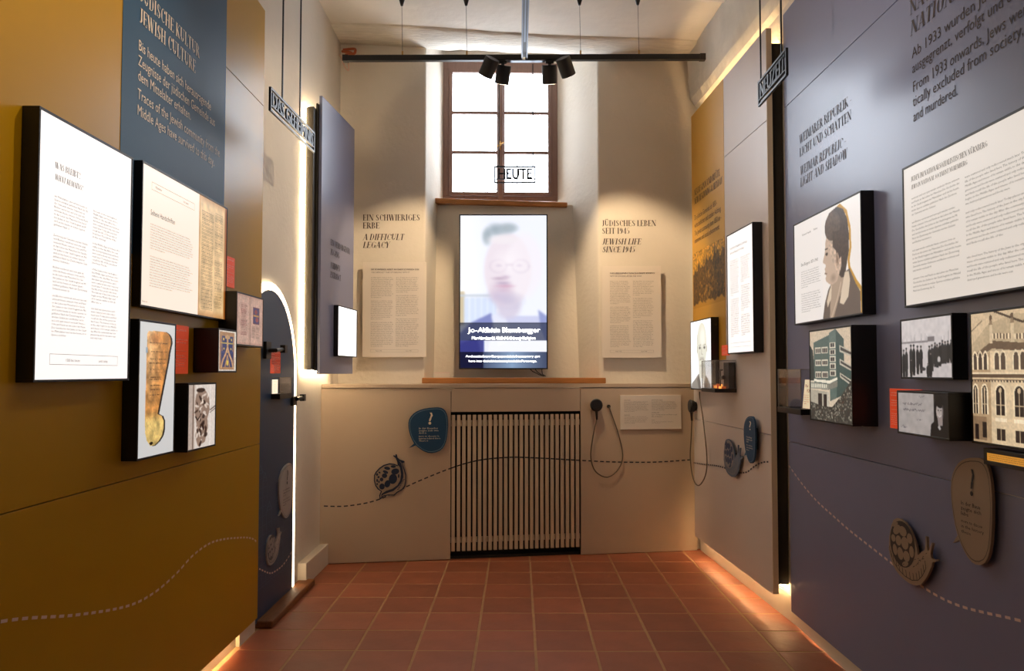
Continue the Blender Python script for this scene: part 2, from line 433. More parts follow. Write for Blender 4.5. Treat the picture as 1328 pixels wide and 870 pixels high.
# ------------------------------------------------------------------ painted prints (flat pictures as coloured grids)
class Canvas:
    def __init__(s, w, h, col):
        s.w = w; s.h = h; s.a = np.ones((h, w, 3)) * (np.array(col[:3]) / 255.0)
        yy, xx = np.mgrid[0:h, 0:w]; s.X = (xx + .5) / w; s.Y = (yy + .5) / h      # 0..1, y down
    def put(s, m, col, al=1.0):
        c = np.array(col[:3]) / 255.0; mm = (m * al)[..., None]; s.a = s.a * (1 - mm) + c * mm; return s
    def ell(s, cx, cy, rx, ry, col, al=1.0, rot=0, soft=0.0):
        ar = s.h / s.w if False else 1
        dx = s.X - cx; dy = s.Y - cy; c, sn = math.cos(rot), math.sin(rot)
        q = ((dx * c + dy * sn) / rx) ** 2 + ((-dx * sn + dy * c) / ry) ** 2
        m = (q < 1).astype(float) if soft == 0 else np.clip((1 - np.sqrt(q)) / soft, 0, 1)
        return s.put(m, col, al)
    def rect(s, x0, y0, x1, y1, col, al=1.0): return s.put(((s.X >= x0) & (s.X < x1) & (s.Y >= y0) & (s.Y < y1)).astype(float), col, al)
    def mask(s, pts):
        m = np.zeros(s.X.shape, bool); n = len(pts)
        for i in range(n):
            x0, y0 = pts[i]; x1, y1 = pts[(i + 1) % n]
            if y0 == y1: continue
            cnd = ((y0 > s.Y) != (y1 > s.Y)) & (s.X < (x1 - x0) * (s.Y - y0) / (y1 - y0) + x0)
            m ^= cnd
        return m
    def poly(s, pts, col, al=1.0): return s.put(s.mask(pts).astype(float), col, al)
    def line(s, pts, wd, col, al=1.0):
        asp = s.h / s.w
        m = np.zeros(s.X.shape, bool)
        for (x0, y0), (x1, y1) in zip(pts[:-1], pts[1:]):
            dx, dy = x1 - x0, (y1 - y0) * asp; L2 = dx * dx + dy * dy + 1e-9
            t = np.clip(((s.X - x0) * dx + (s.Y - y0) * asp * dy) / L2, 0, 1)
            m |= ((s.X - x0 - t * dx) ** 2 + ((s.Y - y0) * asp - t * dy) ** 2) < (wd / 2) ** 2
        return s.put(m.astype(float), col, al)
    def noise(s, amt, k=1, seed=0, mask=None):
        r = np.random.RandomState(seed); n = r.rand(s.h // k + 2, s.w // k + 2)
        yi = np.linspace(0, n.shape[0] - 1.01, s.h); xi = np.linspace(0, n.shape[1] - 1.01, s.w)
        y0 = yi.astype(int); x0 = xi.astype(int); fy = (yi - y0)[:, None]; fx = (xi - x0)[None]
        v = n[y0][:, x0] * (1 - fy) * (1 - fx) + n[y0 + 1][:, x0] * fy * (1 - fx) + n[y0][:, x0 + 1] * (1 - fy) * fx + n[y0 + 1][:, x0 + 1] * fy * fx
        v = (v - .5) * amt
        if mask is not None: v = v * mask
        s.a = np.clip(s.a * (1 + v[..., None]), 0, 1.2); return s
    def blur(s, n=1):
        for _ in range(n):
            p = np.pad(s.a, ((1, 1), (1, 1), (0, 0)), 'edge')
            s.a = (p[1:-1, 1:-1] * 2 + p[:-2, 1:-1] + p[2:, 1:-1] + p[1:-1, :-2] + p[1:-1, 2:]) / 6
        return s
    def textrows(s, x0, x1, y0, y1, n, col, al=.6, seed=0, duty=.5, raggd=.1):
        r = np.random.RandomState(seed); st = (y1 - y0) / n
        for i in range(n):
            xe = x1 - (x1 - x0) * raggd * r.rand(); x = x0
            while x < xe:
                wl = r.uniform(.04, .12) * (x1 - x0); s.rect(x, y0 + i * st, min(x + wl, xe), y0 + (i + duty) * st, col, al * r.uniform(.6, 1)); x += wl + .02 * (x1 - x0)
        return s
def print_obj(name, cv, x0, x1, z0, z1, y, m, parent):
    h, w_ = cv.h, cv.w
    me = bpy.data.meshes.new(name)
    X = np.linspace(x0, x1, w_); Z = np.linspace(z1, z0, h)
    co = np.zeros((h, w_, 3), np.float32); co[..., 0] = X[None]; co[..., 1] = y; co[..., 2] = Z[:, None]
    i = np.arange((h - 1) * (w_ - 1)); r = i // (w_ - 1); c = i % (w_ - 1)
    a = r * w_ + c
    fc = np.stack([a, a + w_, a + w_ + 1, a + 1], 1).astype(np.int32)
    nf = len(fc)
    me.vertices.add(h * w_); me.vertices.foreach_set('co', co.reshape(-1))
    me.loops.add(nf * 4); me.loops.foreach_set('vertex_index', fc.reshape(-1))
    me.polygons.add(nf); me.polygons.foreach_set('loop_start', np.arange(nf, dtype=np.int32) * 4); me.polygons.foreach_set('loop_total', np.full(nf, 4, np.int32))
    me.update(); me.validate()
    at = me.color_attributes.new('print', 'FLOAT_COLOR', 'POINT')
    lin = np.where(cv.a <= .04045, cv.a / 12.92, ((cv.a + .055) / 1.055) ** 2.4)
    rg = np.ones((h * w_, 4), np.float32); rg[:, :3] = lin.reshape(-1, 3)
    at.data.foreach_set('color', rg.reshape(-1))
    me.materials.append(m)
    o = bpy.data.objects.new(name, me); COL.objects.link(o); o.parent = parent
    return o
pm_lit = print_mat('backlit_print', 0.80)
pm_lit2 = print_mat('backlit_print_dim', 0.58)
pm_scr = print_mat('screen_picture', 0.96, .2, .1)
pm_flat = print_mat('paper_print', 0.0, .5, 1.0)

# ================================================================== THE SETTING
XL, XR, YB, YF, ZC = -1.50, 1.60, 6.28, -2.6, 4.3
def struct(o, label=None): o['kind'] = 'structure'; return o
fl = struct(B(-2.2, 2.2, YF, 6.3, -0.10, -0.0012).build('floor', grout_m))
# terracotta floor tiles, one object each
tmesh = []
for k in range(5):
    mb = MB(); mb.box(-.1508, .1508, -.1494, .1494, -.012, 0)
    bm = bmesh.new(); me = bpy.data.meshes.new('tile'); me.from_pydata(mb.v, [], mb.f); bm.from_mesh(me)
    bmesh.ops.recalc_face_normals(bm, faces=bm.faces)
    ed = [e for e in bm.edges if all(v.co.z > -.001 for v in e.verts)]
    bmesh.ops.bevel(bm, geom=ed, offset=.0025, segments=1, affect='EDGES')
    for v in bm.verts: v.co.x += random.uniform(-.0012, .0012); v.co.y += random.uniform(-.0012, .0012)
    bm.to_mesh(me); bm.free(); me.materials.append(tile_m); tmesh.append(me)
for j in range(-19, 3):
    for i in range(-5, 5):
        y = 5.552 + .155 + .3105 * j; x = .09 + .313 * i + .1565
        o = bpy.data.objects.new('tile', tmesh[(i * 7 + j * 3) % 5]); COL.objects.link(o); o.parent = fl
        o.location = (x, y, random.uniform(-.0002, .0005)); o.rotation_euler = (random.uniform(-.002, .002), random.uniform(-.002, .002), random.choice((0, PI)))
struct(B(-1.7, 1.9, 6.2, 7.1, 4.601, 4.7).build('ceiling_niche', ceil_m))
wl = struct(B(XL - .15, XL, YF, YB + 1.2, 0, ZC + .3).build('wall_left', plaster))
# right wall: far part closes in slightly towards the window wall
mb = MB(); mb.prismz([(XR, YF), (XR + .2, YF), (XR + .2, 6.5), (1.500, 6.5), (1.500, 6.25), (1.594, 4.46)], 0, ZC + .3)
wr = struct(mb.build('wall_right', plaster))
bb_wall = struct(B(-1.65, 1.8, YF - .15, YF, 0, ZC + .3).build('wall_rear', plaster))
# window wall: two piers, splayed niche
wbk = MB()
wbk.prismz([(-1.65, YB), (-.778, YB), (-.655, 6.98), (-1.65, 6.98)], 0, ZC + .3)
wbk.prismz([(.672, YB), (1.8, YB), (1.8, 6.98), (.290, 6.98)], 0, ZC + .3)
wall_back = struct(wbk.build('wall_back', plaster, bevel=.012))
par = MB()
par.hexa([(-.76, 6.46, 0), (.62, 6.46, 0), (.5, 7.0, 0), (-.74, 7.0, 0), (-.735, 6.63, 2.93), (.49, 6.63, 2.93), (.46, 7.0, 2.93), (-.72, 7.0, 2.93)])
struct(par.build('wall_window_niche', plaster))
hd = MB(); hd.box(-.80, .70, 6.29, 7.0, 4.40, 4.6); hd.box(-.80, .70, 6.84, 7.0, 4.285, 4.40); struct(hd.build('wall_over_window', plaster))
# ceiling, sinking slightly towards the right, with two limewashed timbers
cl = MB(); cl.hexa([(-1.7, YF, 4.26), (1.85, YF, 4.06), (1.85, 6.285, 4.06), (-1.7, 6.285, 4.26), (-1.7, YF, 4.5), (1.85, YF, 4.5), (1.85, 6.285, 4.5), (-1.7, 6.285, 4.5)])
struct(cl.build('ceiling', ceil_m))
def rough_timber(name, y0, y1, z0l, z0r, seed):
    r = random.Random(seed); n = 40; mb = MB(); rows = []
    for i in range(n + 1):
        t = i / n; x = -1.52 + t * 3.16; zb = z0l + (z0r - z0l) * t
        a = y0 + .02 * math.sin(t * 9 + seed) + r.uniform(-.006, .006); b = y1 + .015 * math.sin(t * 7) + r.uniform(-.006, .006)
        rows.append([(x, a - .02, zb + .13), (x, a, zb + .012 + r.uniform(-.004, .006)), (x, a + .03, zb + r.uniform(-.006, .003)), (x, (a + b) / 2, zb + r.uniform(-.01, .006)), (x, b - .02, zb + r.uniform(-.006, .006)), (x, b, zb + .13)])
    k = len(rows[0])
    for rw in rows: mb.v += rw
    for i in range(n):
        for j in range(k - 1):
            mb.f.append((i * k + j, i * k + j + 1, (i + 1) * k + j + 1, (i + 1) * k + j))
    return mb.build(name, crack_m, smooth=True)
o = rough_timber('trim_1', 5.93, 6.30, 4.232, 4.056, 3); o['kind'] = 'structure'
o = rough_timber('trim_2', 4.85, 5.28, 4.225, 4.052, 8); o['kind'] = 'structure'
# plastered wall plate along the right wall
bmx = MB()
def rx(y): return 1.493 - .0536 * (y - 4.397)
n = 30; rr = random.Random(4); k = 5
for i in range(n + 1):
    y = 6.30 + (0.2 - 6.30) * i / n; x = rx(y) + .035 if y > 1 else rx(1) + .035
    e = rr.uniform(-.012, .012)
    bmx.v += [(x - .03 + e, y, 4.14), (x - .012 + e, y, 3.90 + rr.uniform(-.01, .01)), (x + e * .6, y, 3.70 + rr.uniform(-.012, .012)), (x + .06, y, 3.60 + rr.uniform(-.006, .006)), (x + .30, y, 3.56)]
for i in range(n):
    for j in range(k - 1): bmx.f.append((i * k + j, i * k + j + 1, (i + 1) * k + j + 1, (i + 1) * k + j))
bmx.f.append((0, 1, 2, 3, 4))
o = bmx.build('trim_3', plaster_rough, smooth=False); o['kind'] = 'structure'
md = o.modifiers.new('s', 'SUBSURF'); md.levels = 1; md.render_levels = 1
# skirting
sk = MB(); sk.box(XL, XL + .005, 0.6, 4.05, 0, .10); sk.box(XL, XL + .025, 4.045, 4.281, 0, .074); struct(sk.build('baseboard_left', base_m))
sk = MB(); sk.box(XL, XL + .062, 5.175, 5.80, 0, .155); struct(sk.build('baseboard_left_far', base_m, bevel=.004))
sk = MB(); sk.prismz([(XR - .006, .6), (XR, .6), (1.597, 4.46), (1.501, 6.26), (1.490, 6.26), (1.594, 4.40)], 0, .15); struct(sk.build('baseboard_right', base_m))

# ------------------------------------------------------------------ window
WP = Plane((0, 6.85), 2.0)
wn = WP.thing('window_1', -.163, 3.01); struct(wn)
W0, W1, HT = -.523, .523, 1.29
f = MB(); t = .055
for a in ((W0, W1, -.02, .06, HT - .075, HT), (W0, W1, -.02, .06, 0, .045), (W0, W0 + t, -.02, .06, .045, HT - .075), (W1 - t, W1, -.02, .06, .045, HT - .075)): f.box(*a)
f.build('window_frame', winwood, wn, bevel=.004)
MUL = .003
def casement(x0, x1):
    c = MB(); s_ = .032
    z0, z1 = .048, HT - .078
    c.box(x0, x1, -.035, .01, z1 - s_, z1); c.box(x0, x1, -.035, .01, z0, z0 + s_); c.box(x0, x0 + s_, -.035, .01, z0 + s_, z1 - s_); c.box(x1 - s_, x1, -.035, .01, z0 + s_, z1 - s_)
    o = c.build('casement', winwood, wn, bevel=.003)
    hh = (z1 - z0 - 2 * s_) / 3
    for q in (1, 2): B(x0 + s_, x1 - s_, -.02, .0, z0 + s_ + q * hh - .013, z0 + s_ + q * hh + .013).build('muntin', winwood, o)
    for q in range(3): B(x0 + s_, x1 - s_, -.006, -.003, z0 + s_ + q * hh + .012, z0 + s_ + (q + 1) * hh - .012).build('pane', winglass, o)
casement(W0 + t, MUL - .005); casement(MUL + .005, W1 - t)
B(-.022, .026, -.055, -.0355, .0, HT - .078).build('centre_post', winwood, wn, bevel=.006)
hb = MB(); hb.tube([(0.0, -.056, .50), (0.0, -.085, .50)], .008); hb.tube([(-.035, -.083, .475), (-.012, -.090, .50), (.0, -.092, .508), (.028, -.088, .518)], .006)
hb.tube([(-.004, -.058, .46), (-.004, -.06, .54)], .009)
o = hb.build('window_handle', brass_m, wn, smooth=True); o['label'] = 'small brass turning handle'
# iron grille outside
gr = WP.thing('window_grille', -.163, 3.0, -.16); tag(gr, 'thin iron grille outside the window behind the glass', 'grille')
for x in (-.34, -.12, .16, .36): B(x - .0035, x + .0035, -.004, .004, 0, .50).build('bar', mat('grille_iron', (.55, .58, .62, 1), .6), gr)
for z in (.16, .49): B(-.55, .55, -.012, -.004, z - .0035, z + .0035).build('crossbar', MC['grille_iron'], gr)
sill = B(-.595, .575, -.07, .12, -.045, 0).build('window_sill', wood_m, None, bevel=.006)
sill.location = (-.143, 6.66, 2.965); sill.rotation_euler = (0, D2R(1.6), D2R(2)); tag(sill, 'reddish brown wooden sill board directly under the window', 'window sill')

# ------------------------------------------------------------------ left: arched blue door with light round it
dr = DOOR.thing('door_1', .222, .03); struct(dr)
def archpts(hw, zc, rz, z0, n=22):
    p = [(-hw, z0), ]
    p = [(hw, z0)] + [(hw * math.cos(PI * i / n), zc + rz * math.sin(PI * i / n)) for i in range(n + 1)] + [(-hw, z0)]
    return p
ZA = 1.40
dl = MB(); dl.prism(archpts(.476, ZA, .515, 0.0), -.006, .010); door_leaf = dl.build('door_leaf', door_m, dr)
outer = archpts(.528, ZA, .560, 0.01); inner = archpts(.480, ZA, .519, 0.01)
ring = MB()
for i in range(len(outer) - 1):
    a, b_, c, d = outer[i], outer[i + 1], inner[i + 1], inner[i]
    if min(a[0], b_[0]) > -.22: ring.prism([a, b_, c, d], -.003, .010)
o = ring.build('light_strip', led_arch, dr); o['label'] = 'glowing warm light strip round the arch'
# faint line drawing of old houses on the door
T = Text(-.0072); rr = random.Random(11)
x = -.40
for k in range(9):
    wd = rr.uniform(.07, .12); hgt = rr.uniform(.25, .95) if k < 4 else rr.uniform(.15, .5)
    T.rect(x, x + wd, .18, .18 + hgt, .0035)
    for q in range(int(hgt / .055)): T.fill(x + .012, x + wd - .012, .2 + q * .055, .203 + q * .055)
    T.line('A', x, .18 + hgt, .05, width=wd)
    x += wd * .9
T.build('line_drawing', door_line, door_leaf)
# dashes on a wall: generic
def cr(pts, step=.002):
    out = []; P = [pts[0]] + list(pts) + [pts[-1]]
    for i in range(1, len(P) - 2):
        p0, p1, p2, p3 = P[i - 1], P[i], P[i + 1], P[i + 2]; n = max(2, int(math.hypot(p2[0] - p1[0], p2[1] - p1[1]) / step))
        for k in range(n):
            t = k / n
            out.append(tuple(.5 * (2 * p1[j] + (p2[j] - p0[j]) * t + (2 * p0[j] - 5 * p1[j] + 4 * p2[j] - p3[j]) * t * t + (3 * p1[j] - p0[j] - 3 * p2[j] + p3[j]) * t ** 3) for j in (0, 1)))
    out.append(pts[-1]); return out
def dashes(pts, y, m, parent, period=.045, dash=.027, th=.0095, skip=None, name='dashed_line'):
    c = cr(pts); T = Text(y); acc = 0; cur = [c[0]]
    on = True
    for a, b_ in zip(c[:-1], c[1:]):
        acc += math.hypot(b_[0] - a[0], b_[1] - a[1]); cur.append(b_)
        if on and acc >= dash or (not on) and acc >= period - dash:
            if on:
                p, q = cur[0], cur[-1]; dx, dz = q[0] - p[0], q[1] - p[1]; l = math.hypot(dx, dz); nx, nz = -dz / l * th / 2, dx / l * th / 2
                if not (skip and skip((p[0] + q[0]) / 2)): T._add(np.array([(p[0] - nx, y, p[1] - nz), (q[0] - nx, y, q[1] - nz), (q[0] + nx, y, q[1] + nz), (p[0] + nx, y, p[1] + nz)]), [(0, 1, 2, 3)])
            on = not on; acc = 0; cur = [b_]
    return T.build(name, m, parent)
dashes([(-.17, .30), (.02, .225), (.14, .21), (.27, .21), (.40, .235), (.47, .26)], -.0076, dash_pale, door_leaf)
# lever and lower bolt
hd = DOOR.thing('door_latch', .15, 1.58); tag(hd, 'black iron lever latch on the blue arched door beside the gold wall', 'door latch')
h = MB(); h.box(-.085, .0, -.03, -.012, -.05, .05); h.tube([(-.04, -.03, 0), (-.04, -.07, .0), (.10, -.075, .012)], .012); h.box(.07, .115, -.09, -.06, -.012, .035); h.build('lever', steel_b, hd)
bo = DOOR.thing('door_bolt', .70, 1.265); tag(bo, 'black iron bolt at the right edge of the blue arched door', 'door bolt')
h = MB(); h.box(-.10, -.02, -.03, -.012, -.03, .03); h.tube([(-.06, -.04, .012), (.04, -.05, .018)], .013); h.box(.03, .075, -.062, -.034, -.004, .04); h.build('bolt', steel_b, bo)
# threshold
th_ = MB(); th_.prismz([(-1.50, 4.33), (-1.395, 4.33), (-1.39, 5.22), (-1.50, 5.22)], 0, .042)
tho = th_.build('door_threshold', wood_y, None, bevel=.01); tag(tho, 'dark oak threshold beam on the floor in front of the arched door', 'threshold')

# ------------------------------------------------------------------ display walls
def wall_thing(pl, name, label, u, z=0): 
    e = pl.thing(name, u, z); tag(e, label, 'display wall'); return e
def frames(mb, x0, x1, z0, z1, y0, y1, t=.03):
    mb.box(x0, x1, y0, y1, z0, z0 + t); mb.box(x0, x1, y0, y1, z1 - t, z1); mb.box(x0, x0 + t, y0, y1, z0 + t, z1 - t); mb.box(x1 - t, x1, y0, y1, z0 + t, z1 - t)

gw = wall_thing(GOLD, 'gold_display_wall', 'mustard gold lacquered exhibition wall on the left with a blue banner', 0)
for z0, z1 in ((.076, 1.047), (1.0505, 2.978), (2.9815, 3.54)):
    B(-3.6, -.02, 0, .018, z0, z1).build('panel', gold_m, gw, bevel=.0012)
B(-3.5, -.33, .0185, .036, .13, 3.50).build('backing_frame', frame_m, gw)
bn = B(-1.567, -.588, -.0015, -.0002, 1.9, 3.54).build('banner', blue_banner, gw); bn['label'] = 'petrol blue printed banner with cream lettering'
T = Text(-.003)
T.serif('JÜDISCHE KULTUR', -1.448, 2.888 - .001, .058, .545); T.serif('JEWISH CULTURE', -1.449, 2.802, .058, .508)
T.build('heading', cream_ink, bn); T = Text(-.003)
for s_, z, wd in (('Bis heute haben sich herausragende', 2.698, .686), ('Zeugnisse der jüdischen Gemeinde aus', 2.638, .735), ('dem Mittelalter erhalten.', 2.580, .471), ('Traces of the Jewish community from the', 2.508, .799), ('Middle Ages have survived to this day.', 2.445, .735)):
    T.line(s_, -1.453, z - .006, .040, width=wd)
T.build('lettering', cream_ink, bn)
dashes([(-2.9, .80), (-2.5, .79), (-2.152, .748), (-1.775, .648), (-1.45, .578), (-1.241, .568), (-1.05, .592), (-.883, .630), (-.70, .642), (-.527, .624), (-.36, .594), (-.205, .562), (-.10, .53), (-.03, .49)], -.0015, dash_pale, gw)

nw = wall_thing(NEAR, 'slate_display_wall', 'slate blue grey lacquered exhibition wall on the right', 0)
for z0, z1 in ((.085, 1.052), (1.0555, 2.998), (3.0015, 3.556)):
    B(0, 3.6, 0, .018, z0, z1).build('panel', slate_m, nw, bevel=.0012)
B(.02, 3.5, .0185, .036, .20, 3.50).build('backing_frame', frame_m, nw)
T = Text(-.0015)
for s_, z, wd, x in (('WEIMARER REPUBLIK -', 2.718, .64, .226), ('LICHT UND SCHATTEN', 2.645, .632, .226), ('WEIMAR REPUBLIC -', 2.541, .572, .228), ('LIGHT AND SHADOW', 2.476, .58, .228)):
    T.serif(s_, x, z - .0, .048, wd, slant=0.0 if z > 2.6 else .14, tk=.12)
T.build('side_heading', ink_brown, nw); T = Text(-.0015)
T.serif('NATIONALSOZIALISMUS', 1.385, 2.888, .060, .86); T.serif('NATIONAL SOCIALISM', 1.385, 2.802, .060, .80, slant=.16)
T.build('heading', ink_brown, nw); T = Text(-.0015)
for s_, z, wd in (('Ab 1933 wurden Juden weitgehend', 2.712, .86), ('ausgegrenzt, verfolgt und ermordet.', 2.651, .80), ('From 1933 onwards, Jews were systema-', 2.575, .90), ('tically excluded from society, persecuted', 2.516, .915), ('and murdered.', 2.455, .30)):
    T.line(s_, 1.395, z - .004, .041, width=wd, slant=.0)
T.build('lettering', ink_brown, nw)
dashes([(.0, .915), (.20, .835), (.393, .776), (.58, .738), (.749, .705), (.93, .678), (1.113, .652), (1.27, .628), (1.41, .612), (1.54, .608), (1.659, .616), (1.80, .638), (1.974, .668), (2.4, .73)], -.0015, dash_pale, nw)

fw = wall_thing(FAR, 'cream_display_wall', 'pale lilac cream exhibition wall at the far right with a yellow banner', -.85)
for z0, z1 in ((.155, 1.080), (1.0835, 2.957), (2.9605, 3.52)):
    B(-.82, .765, 0, .034, z0, z1).build('panel', cream_m, fw, bevel=.0012)
# raw edge at the near end
o = B(.7655, .770, .0006, .0334, .157, 3.518).build('end_edge', edge_m, fw); o['label'] = 'pale wooden edge board'
fr = MB(); fr.box(-.75, .76, .035, .052, .21, 3.43); fr.box(.70, .76, .036, .098, .21, 3.43)
fr.build('backing_frame', frame_m, fw)
bn = B(-.815, -.018, -.0015, -.0002, 1.54, 3.519).build('banner', mat('yellow_print', srgb(208, 156, 50), .45), fw); bn['label'] = 'mustard yellow printed banner with old town picture'
T = Text(-.003)
T.serif('NEUBEGINN UND BLÜTE', -.745, 2.855, .050, .64); T.serif('NEW BEGINNING & HEYDAY', -.745, 2.785, .050, .69, slant=.14)
T.build('heading', ink_brown, bn); T = Text(-.003)
for s_, z, wd in (('Die jüdische Gemeinde ab 1850 -', 2.660, .57), ('wirtschaftlicher und sozialer Aufstieg.', 2.598, .66), ('The Jewish community from 1850 on -', 2.535, .66), ('economic and social advancement.', 2.475, .62)):
    T.line(s_, -.745, z, .040, width=wd)
T.build('lettering', ink_brown, bn)
cv = Canvas(120, 76, (196, 146, 44)); r = np.random.RandomState(2)
sky = .34 - .18 * cv.X[0] + .05 * np.sin(cv.X[0] * 23) + .04 * np.sin(cv.X[0] * 51 + 1)
cv.put((cv.Y > sky[None]).astype(float), (88, 62, 24))
for k in range(70):
    x, y = r.rand(), r.uniform(.25, .95); ww, hh = r.uniform(.02, .07), r.uniform(.04, .13)
    if y > np.interp(x, cv.X[0], sky) + .02:
        cv.rect(x, y, x + ww, y + hh, [q_ * r.uniform(.35, 1) for q_ in [1]] and tuple(np.array((150, 110, 44)) * r.uniform(.3, 1)))
for k in range(9):
    x = r.uniform(.02, .95); y = np.interp(x, cv.X[0], sky); cv.poly([(x - .018, y + .06), (x, y - .13 * r.rand() - .03), (x + .018, y + .06)], (70, 48, 22))
for k in range(45): cv.ell(r.uniform(.2, .8), r.uniform(.4, .95), .02, .03, (150, 112, 44), .8)
cv.noise(.9, 2, 3)
b2 = np.clip((cv.Y - .9 - .02 * np.sin(cv.X * 20) - .015 * np.sin(cv.X * 47)) * 40, 0, 1); cv.put(b2, (196, 146, 44))
print_obj('town_picture', cv, -.79, -.022, 1.955, 2.40, -.003, pm_flat, bn)
dashes([(-.83, .731), (-.55, .752), (-.25, .778), (.0, .786), (.18, .786), (.36, .812), (.47, .855), (.58, .893), (.68, .915), (.77, .924)], -.0025, dash_dark, fw)
# warm light tapes behind the panels, which wash the wall plinth and the floor
def led(name, parent, boxes, m=led_soft):
    mb = MB()
    for b_ in boxes: mb.box(*b_)
    o = mb.build(name, m, parent); o['label'] = 'warm light tape'; return o
led('light_tape', fw, [(-.80, .69, .060, .068, .200, .206), (-.7, .70, .056, .066, 3.435, 3.445), (.72, .75, .060, .085, .196, .203)])
led('light_tape', nw, [(.05, 2.6, .0225, .0295, .175, .181)], led_base)
led('light_tape', gw, [(-2.6, -.30, .022, .029, .112, .118)], led_base)

# left slab, standing out from the wall by the window side
sl = SLAB.thing('slate_side_panel', .27, 1.44); tag(sl, 'tall slate grey panel on a black box frame between arched door and window wall', 'display panel')
B(-.375, .37, 0, .022, 0, 1.96).build('panel', slate_m, sl, bevel=.002)
fr = MB(); fr.box(-.40, .33, .024, .036, .02, 1.90); fr.box(-.445, .33, .036, .092, .03, 1.86)
fr.build('backing_frame', frame_m, sl, bevel=.002)
for z in (.35, 1.5): MB().tube([(-.446, .07, z), (-.450, .07, z)], .004).build('screw', steel_b, sl)
led('light_tape', sl, [(-.456, -.446, .0925, .1005, .02, 1.86), (-.44, .32, .086, .092, 1.864, 1.872), (-.44, .32, .086, .092, .018, .026)], led_m)
T = Text(-.0015)
for s_, z, wd in (('EIN VERBORGENER', 2.385, .45), ('ZUGANG', 2.315, .20), ('A HIDDEN', 2.218, .22), ('ENTRANCE', 2.150, .24)):
    T.serif(s_, .088 - .27, z - 1.44 - .01, .045, wd, slant=.12 if z < 2.3 else 0)
T.build('lettering', ink_m, sl)

# ------------------------------------------------------------------ cabinet under the window
CB = CAB.thing('radiator_cabinet', .5, 0); tag(CB, 'long low cream cabinet with a slatted front below the window', 'cabinet')
B(-1.50, -.506, 0, .02, .006, 1.327).build('side_panel', cab_m, CB, bevel=.0015)
B(.534, 1.505, 0, .02, .004, 1.327).build('side_panel', cab_m, CB, bevel=.0015)
B(-.502, .530, 0, .02, 1.142, 1.327).build('top_panel', cab_m, CB, bevel=.0015)
B(-.506, .534, .13, .14, 0, 1.30).build('recess_back', recess_m, CB)
mb = MB(); mb.box(-.525, -.506, .02, .13, 0, 1.3); mb.box(.534, .552, .02, .13, 0, 1.3); mb.box(-.506, .534, .02, .13, 1.142, 1.16); mb.box(-.506, .534, .03, .13, 0, .02); mb.build('recess_lining', recess_m, CB)
B(-.50, .53, .026, .044, 1.03, 1.075).build('rail', slat_m, CB)
B(-.50, .53, .026, .044, .125, .165).build('rail', slat_m, CB)
SX = [(-.502 + .0413 * (i + .42)) for i in range(25)]
sm = MB(); sm.box(-.0134, .0134, 0, .024, .065, 1.118)
s0 = sm.build('slat', slat_m, CB, loc=(SX[0], .001, 0))
for x in SX[1:]:
    o = s0.copy(); COL.objects.link(o); o.location = (x, .001, 0)
tp = MB()
L_ = lambda u, d: (CAB.p[0] + CAB.ux[0] * u - CAB.n[0] * d, CAB.p[1] + CAB.ux[1] * u - CAB.n[1] * d)
a = L_(-.99, .008); b_ = L_(2.03, .008)
tp.prismz([(a[0], a[1]), (b_[0] - .03, b_[1]), (1.48, 6.26), (.6, 6.44), (-.7, 6.44), (-1.49, 6.27)], 1.331, 1.360)
ct = tp.build('cabinet_top', cab_m, None, bevel=.002); tag(ct, 'cream cover board running along the top of the slatted cabinet', 'cabinet top')
cpts = [(-.965 - .5, .44), (-.793 - .5, .436), (-.562 - .5, .477), (-.27 - .5, .605), (-.002 - .5, .707), (.209 - .5, .763), (.453 - .5, .783), (.7 - .5, .773), (1.032 - .5, .749), (1.331 - .5, .731), (1.654 - .5, .725), (1.962 - .5, .739)]
dashes(cpts, -.0015, dash_dark, CB, period=.047, dash=.030, th=.0095, skip=lambda x: x > -.506)
dashes(cpts, -.0015, dash_dark, CB, period=.047, dash=.030, th=.0095, skip=lambda x: x < .532)
cc = cr(cpts); T = Text(-.0005)
for i, x in enumerate(SX):
    z = min(cc, key=lambda p: abs(p[0] - x))[1]; z2 = min(cc, key=lambda p: abs(p[0] - x - .014))[1]; dz = z2 - z
    T._add(np.array([(x - .0135, -.0005, z - dz - .005), (x + .0135, -.0005, z + dz - .005), (x + .0135, -.0005, z + dz + .005), (x - .0135, -.0005, z - dz + .005)]), [(0, 1, 2, 3)])
T.build('dashed_line', dash_dark, CB)

# oak ledge on top, under the screen
lg = B(-.745, .745, 0, .34, 0, .046).build('oak_ledge', wood_m, None, bevel=.006); lg.location = (-.035, 6.12, 1.3615); tag(lg, 'long light oak shelf board lying on the cabinet under the screen', 'shelf board')
lg.rotation_euler = (0, 0, 0)

# ------------------------------------------------------------------ light boxes
def lightbox(pl, u0, u1, z0, z1, d, label, group=None, border=.008, face=None, inner=black_m, name='light_box', back=0.0):
    """u0..u1, z0..z1 = the lit face; the black housing runs round it"""
    t = pl.thing(name, (u0 + u1) / 2, z0); tag(t, label, 'light box', group)
    w_ = (u1 - u0) / 2; h = z1 - z0; b = border
    mb = MB()
    for q in ((-w_ - b, w_ + b, -b, 0), (-w_ - b, w_ + b, h, h + b), (-w_ - b, -w_, 0, h), (w_, w_ + b, 0, h)):
        mb.box(q[0], q[1], -d, -.001, q[2], q[3])
    mb.box(-w_, w_, -.02, -.001, 0, h)
    mb.build('housing', inner, t, bevel=.001)
    if face: B(-w_, w_, -d + .003, -d + .008, 0, h).build('lit_face', face, t)
    t['w'] = w_; t['h'] = h
    return t, w_, h, -d + .002
G1 = 'backlit text and picture boxes on the walls'

